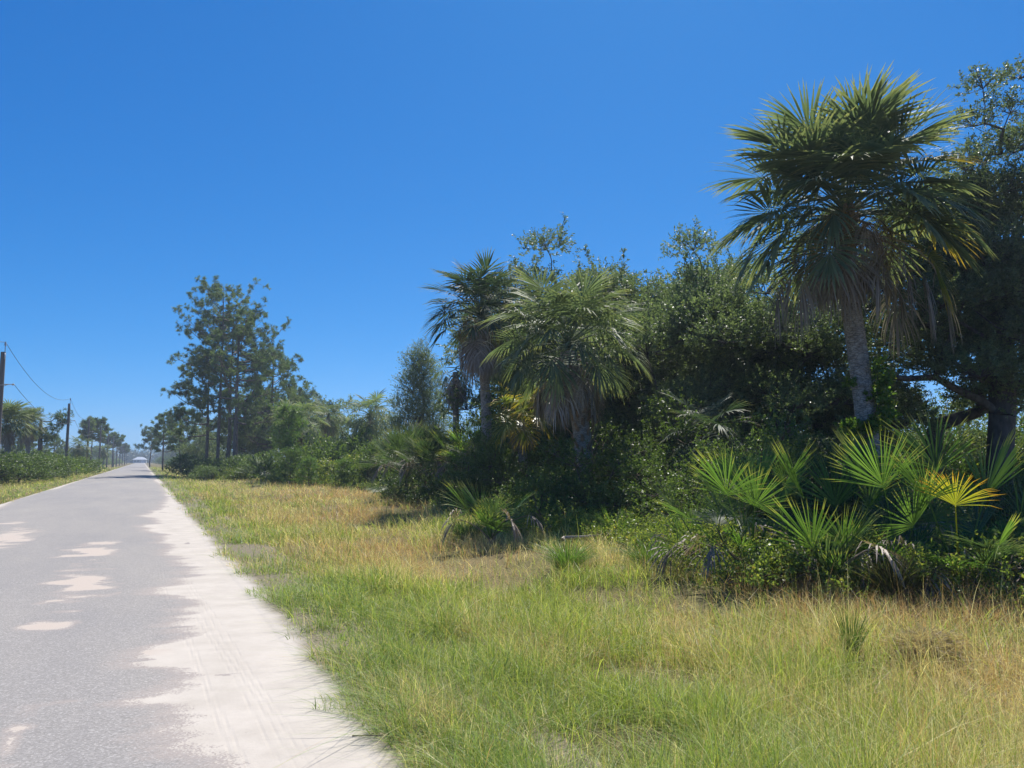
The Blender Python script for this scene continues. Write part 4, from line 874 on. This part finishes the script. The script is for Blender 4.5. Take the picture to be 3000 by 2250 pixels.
# sunlit bush seen beneath the oak limb
shrub('bright sunlit bush seen beneath the big oak limb', 2700, 25, 0, 1.0, 0, [tree_mesh(97, shrub_lumps(97, 2.6, 2.2, 14, (.4, .6)), [(0, 0, -.05), (0, .05, .3)], .05, .08, .05, 12, 60, M['vine'], M['stem'], twig=.3)])
FB = [tree_mesh(98, shrub_lumps(98, 3.6, 1.9, 20, (.5, .8)), [(0, 0, -.05), (0, .05, .4)], .07, .085, .05, 14, 60, M['shrub'], M['stem'], twig=.35, twigtubes=False)]
for i, (lb, px, D, s_) in enumerate((('leafy green bush filling the gap between big oak trunk and its forked limb', 2840, 26, .95), ('leafy green bush behind the big oak trunk', 2985, 26, 1.05), ('tall green bush behind the tall palm trunk, right side', 2620, 27, 1.0), ('green bush beyond the right picture edge oak', 3120, 25, 1.1),
    ('tall green bush behind the dark palm and the booted trunk', 1590, 31, 1.1), ('tall green bush left of the booted palm trunk, far back', 1480, 33, 1.0), ('tall green bush behind the thicket palmettos', 1370, 37, 1.0), ('wide green bush behind the thicket left end', 1240, 40, 1.0), ('wide green bush between thicket and pale lone palm', 1150, 46, 1.15))):
    shrub(lb, px, D, 0, s_, i*1.7, FB, 'green bushes at the back of the hammock')

# ------------------------------------------------------------------ undergrowth (uncountable): leafy ground cover along the hammock and woods beyond
def cover():
    rng = np.random.default_rng(21); mb = MB(); n = 11000
    u = np.where(rng.random(n) < .6, rng.uniform(1900, 3200, n), rng.uniform(950, 3200, n)); q = rng.gamma(1.5, .8, n)*np.where(u < 1500, 2, 1); Dd = hammock_D(u)+q+.8*(fbm(u*.01, q*.5, 3)-.5)
    xr = (u-1500)/F_PX*Dd; x = Dd*math.sin(PSI)+xr*math.cos(PSI); y = Dd*math.cos(PSI)-xr*math.sin(PSI)
    h = .15+.6*fbm(x*1.2, y*1.2, 3)*np.clip(q, .2, 1)
    b = np.stack([x, y, ground_z(x, y)+h*rng.random(n)], -1)
    sprays(mb, b, nrm(rv(rng, n)*.6+np.array((0, 0, .8))), np.full(n, .22), 12, .05, .03, rng)
    single('undergrowth', mb.build('undergrowth', M['shrub_yellow']), 'leafy yellow-green ground cover at the foot of the hammock', 'undergrowth', 'stuff')
cover()
def woods(name, label, spots, L, seed, mat='oak', dens=9):
    rng = np.random.default_rng(seed); mb = MB()
    for x, y, z, r in spots:
        n = int(dens*r*r*4); dv = rv(rng, n); b = np.array((x, y, z))+dv*np.array((r*1.2, r*1.2, r))*(.5+.5*rng.random((n, 1)))
        sprays(mb, b, nrm(dv+rv(rng, n)*.6), np.full(n, L*3), 9, L, L*.5, rng)
    single(name, mb.build(name, M[mat]), label, 'woods', 'stuff')
rg = random.Random(3)
sp = []
for i in range(150):
    u = rg.uniform(1430, 3200); p = gd(u, rg.uniform(27, 38)); h = rg.uniform(1.5, 5.2 if u < 2300 else 4.3); sp.append((p[0], p[1], h*.62, h*.45))
woods('undergrowth_thicket', 'dim mixed thicket filling the space deep behind the oaks', sp, .11, 31, 'shrub_dark', 14)
sp = []
for i in range(190):
    x = rg.uniform(-150, 230); y = rg.uniform(690, 740) + abs(x)*.05; h = rg.uniform(6, 12); sp.append((x, y, h*.5, h*.55))
woods('far_woods', 'hazy woods closing the end of the road', sp, .9, 32, 'oak_blue', 1.2)

# ------------------------------------------------------------------ rows of far trees along both sides
PS = [pine_mesh(300+k, 9.5, 3.0+k*.7, 2.6, 22, .16, bias=(.5-.5*k, .3), topround=.7, tufts=8, needle=.36, nn=20, w=.035) for k in range(3)]
G1, G2 = 'far pines along the right roadside', 'far pines along the left roadside'
G3, G4 = 'far bushes along the right roadside', 'far bushes along the left roadside'
rg = random.Random(12)
for i in range(26):          # right side beyond the tall pines
    y = 118+i*17+rg.uniform(-4, 4); x = 10+rg.uniform(0, 5)
    if i % 2 == 0 and i < 24:
        tree('pine_tree', 'hazy pine in the distant right roadside row beyond the tall pines', 'pine tree', (x+2, y, 0), PS[i % 3], i, rg.uniform(.8, 1.15), G1)
    tree('shrub', 'hazy bush in the distant right roadside row beyond the tall pines', 'shrub', (x-.8, y+6, -.35), MID[(0, 2, 2)[i % 3]], i*1.9, (rg.uniform(1.2, 1.8), rg.uniform(1.4, 2.2), rg.uniform(1.0, 2.2)), G3)
    if i % 3 == 1: tree('broad_tree', 'rounded broad-leaved tree in the distant right roadside row', 'tree', (x+3, y+3, 0), BROAD[i % 2], i, rg.uniform(.8, 1.1), 'far round trees along the right roadside')
for lb, px, D, s, k in (('pine with layered crown left of the tall pine group, by the road', 478, 132, 1.0, 0), ('pine between the layered pine and the tall pine group', 530, 118, 1.0, 1), ('small hazy pine nearest the road left of the layered pine', 440, 190, 1.0, 2)):
    P_(lb, px, D, PS[k], D, s, 'mid distance pines left of the tall group')
# broad-leaved backing behind the clearing
for lb, px, D, s, k in (('round dark tree behind the tall pine trunks', 730, 98, 1.2, 0), ('round tree behind the fan palm with the brown skirt', 900, 86, 1.2, 1), ('round tree left behind the pine trunks', 590, 104, .85, 1), ('round tree behind the small dim palm', 1000, 80, 1.1, 0), ('round tree behind the pale lone palm', 1120, 76, .95, 1), ('round dark tree behind the spreading pine limbs', 810, 94, 1.2, 1), ('low round tree far behind the feathery tree', 1210, 78, .6, 0)):
    tree('broad_tree', lb, 'tree', gd(px, D), BROAD[k], D, s, 'round trees behind the clearing')
# left side
for i in range(30):
    y = 78+i*16+rg.uniform(-4, 4); x = -13.5-rg.uniform(0, 3.5)
    if i % 2 == 1: tree('pine_tree', 'hazy pine in the distant row behind the poles', 'pine tree', (x-2, y, 0), PS[i % 3], i, rg.uniform(.55, .85), G2)
    tree('shrub', 'bush in the low dark row behind the poles', 'shrub', (x+.8, y+6, -.35), MID[(2, 0, 1)[i % 3]], i*1.9, (rg.uniform(1.0, 1.6), rg.uniform(1.2, 2.0), rg.uniform(.7, 1.6)), G4)
    if i % 2 == 0: tree('broad_tree', 'low rounded tree in the row behind the poles', 'tree', (x-2.5, y+3, 0), BROAD[i % 2], i, rg.uniform(.5, .78), 'low round trees behind the poles')
for lb, px, D, k, s, sz in (('wide dark bush in front of the left edge palm', 60, 63, 2, 1.55, 1.15), ('dark bush at the far left edge of the photo', -40, 58, 2, 1.6, 1.2), ('green bush behind the white board rail', 150, 78, 0, 1.6, 1.4), ('bush left of the second pole base', 115, 70, 2, 1.3, 1.1), ('bush just right of the second pole', 225, 95, 0, 1.5, 1.3), ('bush behind the left bushes, above the board rail', 110, 84, 0, 1.7, 1.7)):
    shrub(lb, px, D, k, s, px, MID, 'dark bushes on the left roadside', sz)
# half-bare pine with long limbs to the right
def snag():
    rng = np.random.default_rng(14); D = 88; b = gd(118, D); t = thing('half_bare_pine', 'half-bare twisted pine with a long limb reaching right toward the second pole', 'pine tree', b)
    wd, cr = MB(), MB(); Q = lambda a, c, dd=0: pt(a, c, D+dd)-b
    tube(wd, [(0, 0, -.1), Q(118, 1300), Q(119, 1260), Q(120, 1228)], [.26, .24, .2, .13], 8)
    br = [([(119, 1232), (112, 1222), (109, 1212)], .07, [(109, 1210, .9)]), ([(120, 1232), (135, 1236), (150, 1234), (165, 1224), (178, 1218)], .09, [(178, 1217, 1.3), (185, 1212, 1.1), (170, 1223, .7)]),
          ([(119, 1258), (135, 1252), (150, 1248), (165, 1243), (180, 1238)], .08, [(183, 1237, .7), (190, 1238, .7)]), ([(119, 1262), (140, 1254), (155, 1252)], .07, [(158, 1252, .9), (165, 1257, .7)]),
          ([(118, 1285), (130, 1278), (145, 1274)], .07, [(140, 1272, 1.1), (130, 1265, .9), (150, 1280, .9)]), ([(118, 1280), (108, 1272), (102, 1268)], .06, [(104, 1255, .8)]), ([(119, 1290), (128, 1280), (140, 1290)], .05, [(140, 1290, 1.1), (128, 1285, .9)])]
    for ps, r0, tf in br:
        P = np.array([Q(*p) for p in ps]); tube(wd, P, np.linspace(r0, .025, len(P)), 5)
        for a, c, r in tf:
            n = 18; pos = Q(a, c)+rv(rng, n)*np.array((r, r, r*.6))*rng.random((n, 1))**.5
            tuft(cr, pos, nrm(rv(rng, n)+np.array((0, 0, .5))), .4, 12, .05, rng, rng.random(n))
    part('crown', cr.build('crown', M['pine']), t); part('trunk', wd.build('trunk', M['pine_bark'], True), t)
snag()
pl = pine_mesh(320, 9.2, 5.2, 2.6, 26, .17, topround=.5, tufts=10, needle=.42, nn=14, w=.05)
P_('tall pine with a round flat crown just left of the third pole', 262, 150, pl, 0, 1.03, 'round topped pines by the poles')
P_('round topped pine behind the fifth pole', 333, 215, pl, 2, .98, 'round topped pines by the poles')
P_('small round topped pine behind the seventh pole', 366, 320, pl, 3, .9, 'round topped pines by the poles')

# ------------------------------------------------------------------ utility poles and wires
X_P = -7.4
PY = [14, 51.6, 95.5, 130, 166, 201, 237, 273, 310, 350, 395, 445]
def pole_meshes():
    a = MB(); zs = np.linspace(-.2, 7.75, 8); tube(a, [(0, 0, z) for z in zs], np.linspace(.165, .125, 8), 14)
    b = MB(); tube(b, [(.09, -.1, 7.35), (.09, -.1, 8.15)], .022, 8); box(b, (.09, -.1, 7.5), (.06, .09, .34))
    c = MB(); tube(c, [(.09, -.1, 8.1), (.09, -.1, 8.14), (.09, -.1, 8.17), (.09, -.1, 8.22), (.09, -.1, 8.26), (.09, -.1, 8.33)], [.03, .07, .04, .065, .035, .04], 12)
    d = MB(); tube(d, [(.1, 0, 5.92), (.55, 0, 5.92)], .022, 8); tube(d, [(.1, 0, 5.8), (.35, 0, 5.91)], .012, 6)
    e = MB(); tube(e, [(.5, 0, 5.92), (.54, 0, 5.92), (.58, 0, 5.92), (.63, 0, 5.92)], [.03, .06, .06, .03], 10)
    return a.build('shaft', M['pole'], True), b.build('top_pin', M['steel'], True), c.build('insulator', M['porcelain'], True), d.build('bracket', M['steel'], True), e.build('insulator', M['porcelain'], True)
pm = pole_meshes()
ordn = ['nearest', 'second', 'third', 'fourth', 'fifth', 'sixth', 'seventh', 'eighth', 'ninth', 'tenth', 'eleventh', 'farthest']
for i in range(-1, len(PY)-1):
    t = thing('utility_pole', 'wooden utility pole beyond the left picture edge, before the nearest visible pole', 'utility pole', (X_P, PY[i+1], 0), 0, 1., 'wooden utility poles along the left roadside')
    if i >= 0: t['label'] = f'{ordn[i]} wooden utility pole along the left roadside, counted from the camera'
    for nm, me in zip(('shaft', 'top_pin', 'insulator', 'bracket', 'insulator'), pm): part(nm, me, t)
for nm, z, x, y, sag, lb in (('power_line', 8.3, .09, -.1, 1.25, 'upper overhead wire sagging between the tops of the poles'), ('power_line', 5.95, .6, 0, 1.1, 'lower overhead wire held on side brackets of the poles')):
    mb = MB()
    for i in range(len(PY)-1):
        a = np.array((X_P+x, PY[i]+y, z)); b = np.array((X_P+x, PY[i+1]+y, z)); ts = np.linspace(0, 1, 17)[:, None]
        tube(mb, a+(b-a)*ts-np.array((0, 0, 1.))*4*sag*ts*(1-ts), .014, 5, cap=False)
    single(nm, mb.build(nm, M['wire']), lb, 'power line', group='overhead wires')

# white board rail by the second pole
t = thing('board_rail', 'low white board fixed on two posts beside the left bushes', 'board rail', gd(140, 76), right*.0-PSI)
mb = MB(); box(mb, (.05, 0, .98), (1.0, .03, .12)); part('board', mb.build('board', M['white']), t)
for x, z in ((-.42, 1.3), (.5, .9)):
    mb = MB(); box(mb, (x, .06, z/2), (.08, .08, z)); part('post', mb.build('post', M['white' if x < 0 else 'stem']), t)

# house at the end
def house():
    D = 585; c = pt(410, 1350, D); c[2] = 0
    t = thing('house', 'low pale house with hipped metal roof at the far end of the road', 'house', c, -.15, (.6, .6, .85))
    mb = MB(); box(mb, (0, 0, 1.45), (15, 9, 2.9)); part('wall', mb.build('wall', M['wall']), t)
    mb = MB(); V = [(-8.2, -5.2, 2.9), (8.2, -5.2, 2.9), (8.2, 5.2, 2.9), (-8.2, 5.2, 2.9), (-3, 0, 5.3), (3, 0, 5.3)]
    mb.add(V, [[0, 1, 5, 4], [2, 3, 4, 5]]); mb.add(V, [[1, 2, 5], [3, 0, 4]]); mb.add(V, [[3, 2, 1, 0]]); part('roof', mb.build('roof', M['roof']), t)
    for x in (-5, -1.5):
        mb = MB(); box(mb, (x, -4.52, 1.6), (1.4, .08, 1.2)); part('window', mb.build('window', M['glass']), t)
    mb = MB(); box(mb, (4, -4.53, 1.15), (4.2, .1, 2.3)); part('garage_door', mb.build('garage_door', M['white']), t)
house()

# ------------------------------------------------------------------ haze
hz = newmat('haze_air'); v = node(hz, 'ShaderNodeVolumePrincipled'); o = node(hz, 'ShaderNodeOutputMaterial')
v.inputs['Density'].default_value = .0006; v.inputs['Color'].default_value = (.72, .84, 1, 1); v.inputs['Anisotropy'].default_value = .35
hz.node_tree.links.new(v.outputs[0], o.inputs['Volume'])
mb = MB(); box(mb, (30, 380, 14.), (900, 960, 32)); single('haze', mb.build('haze', hz), 'thin blue air haze over the far road', 'haze', 'stuff')
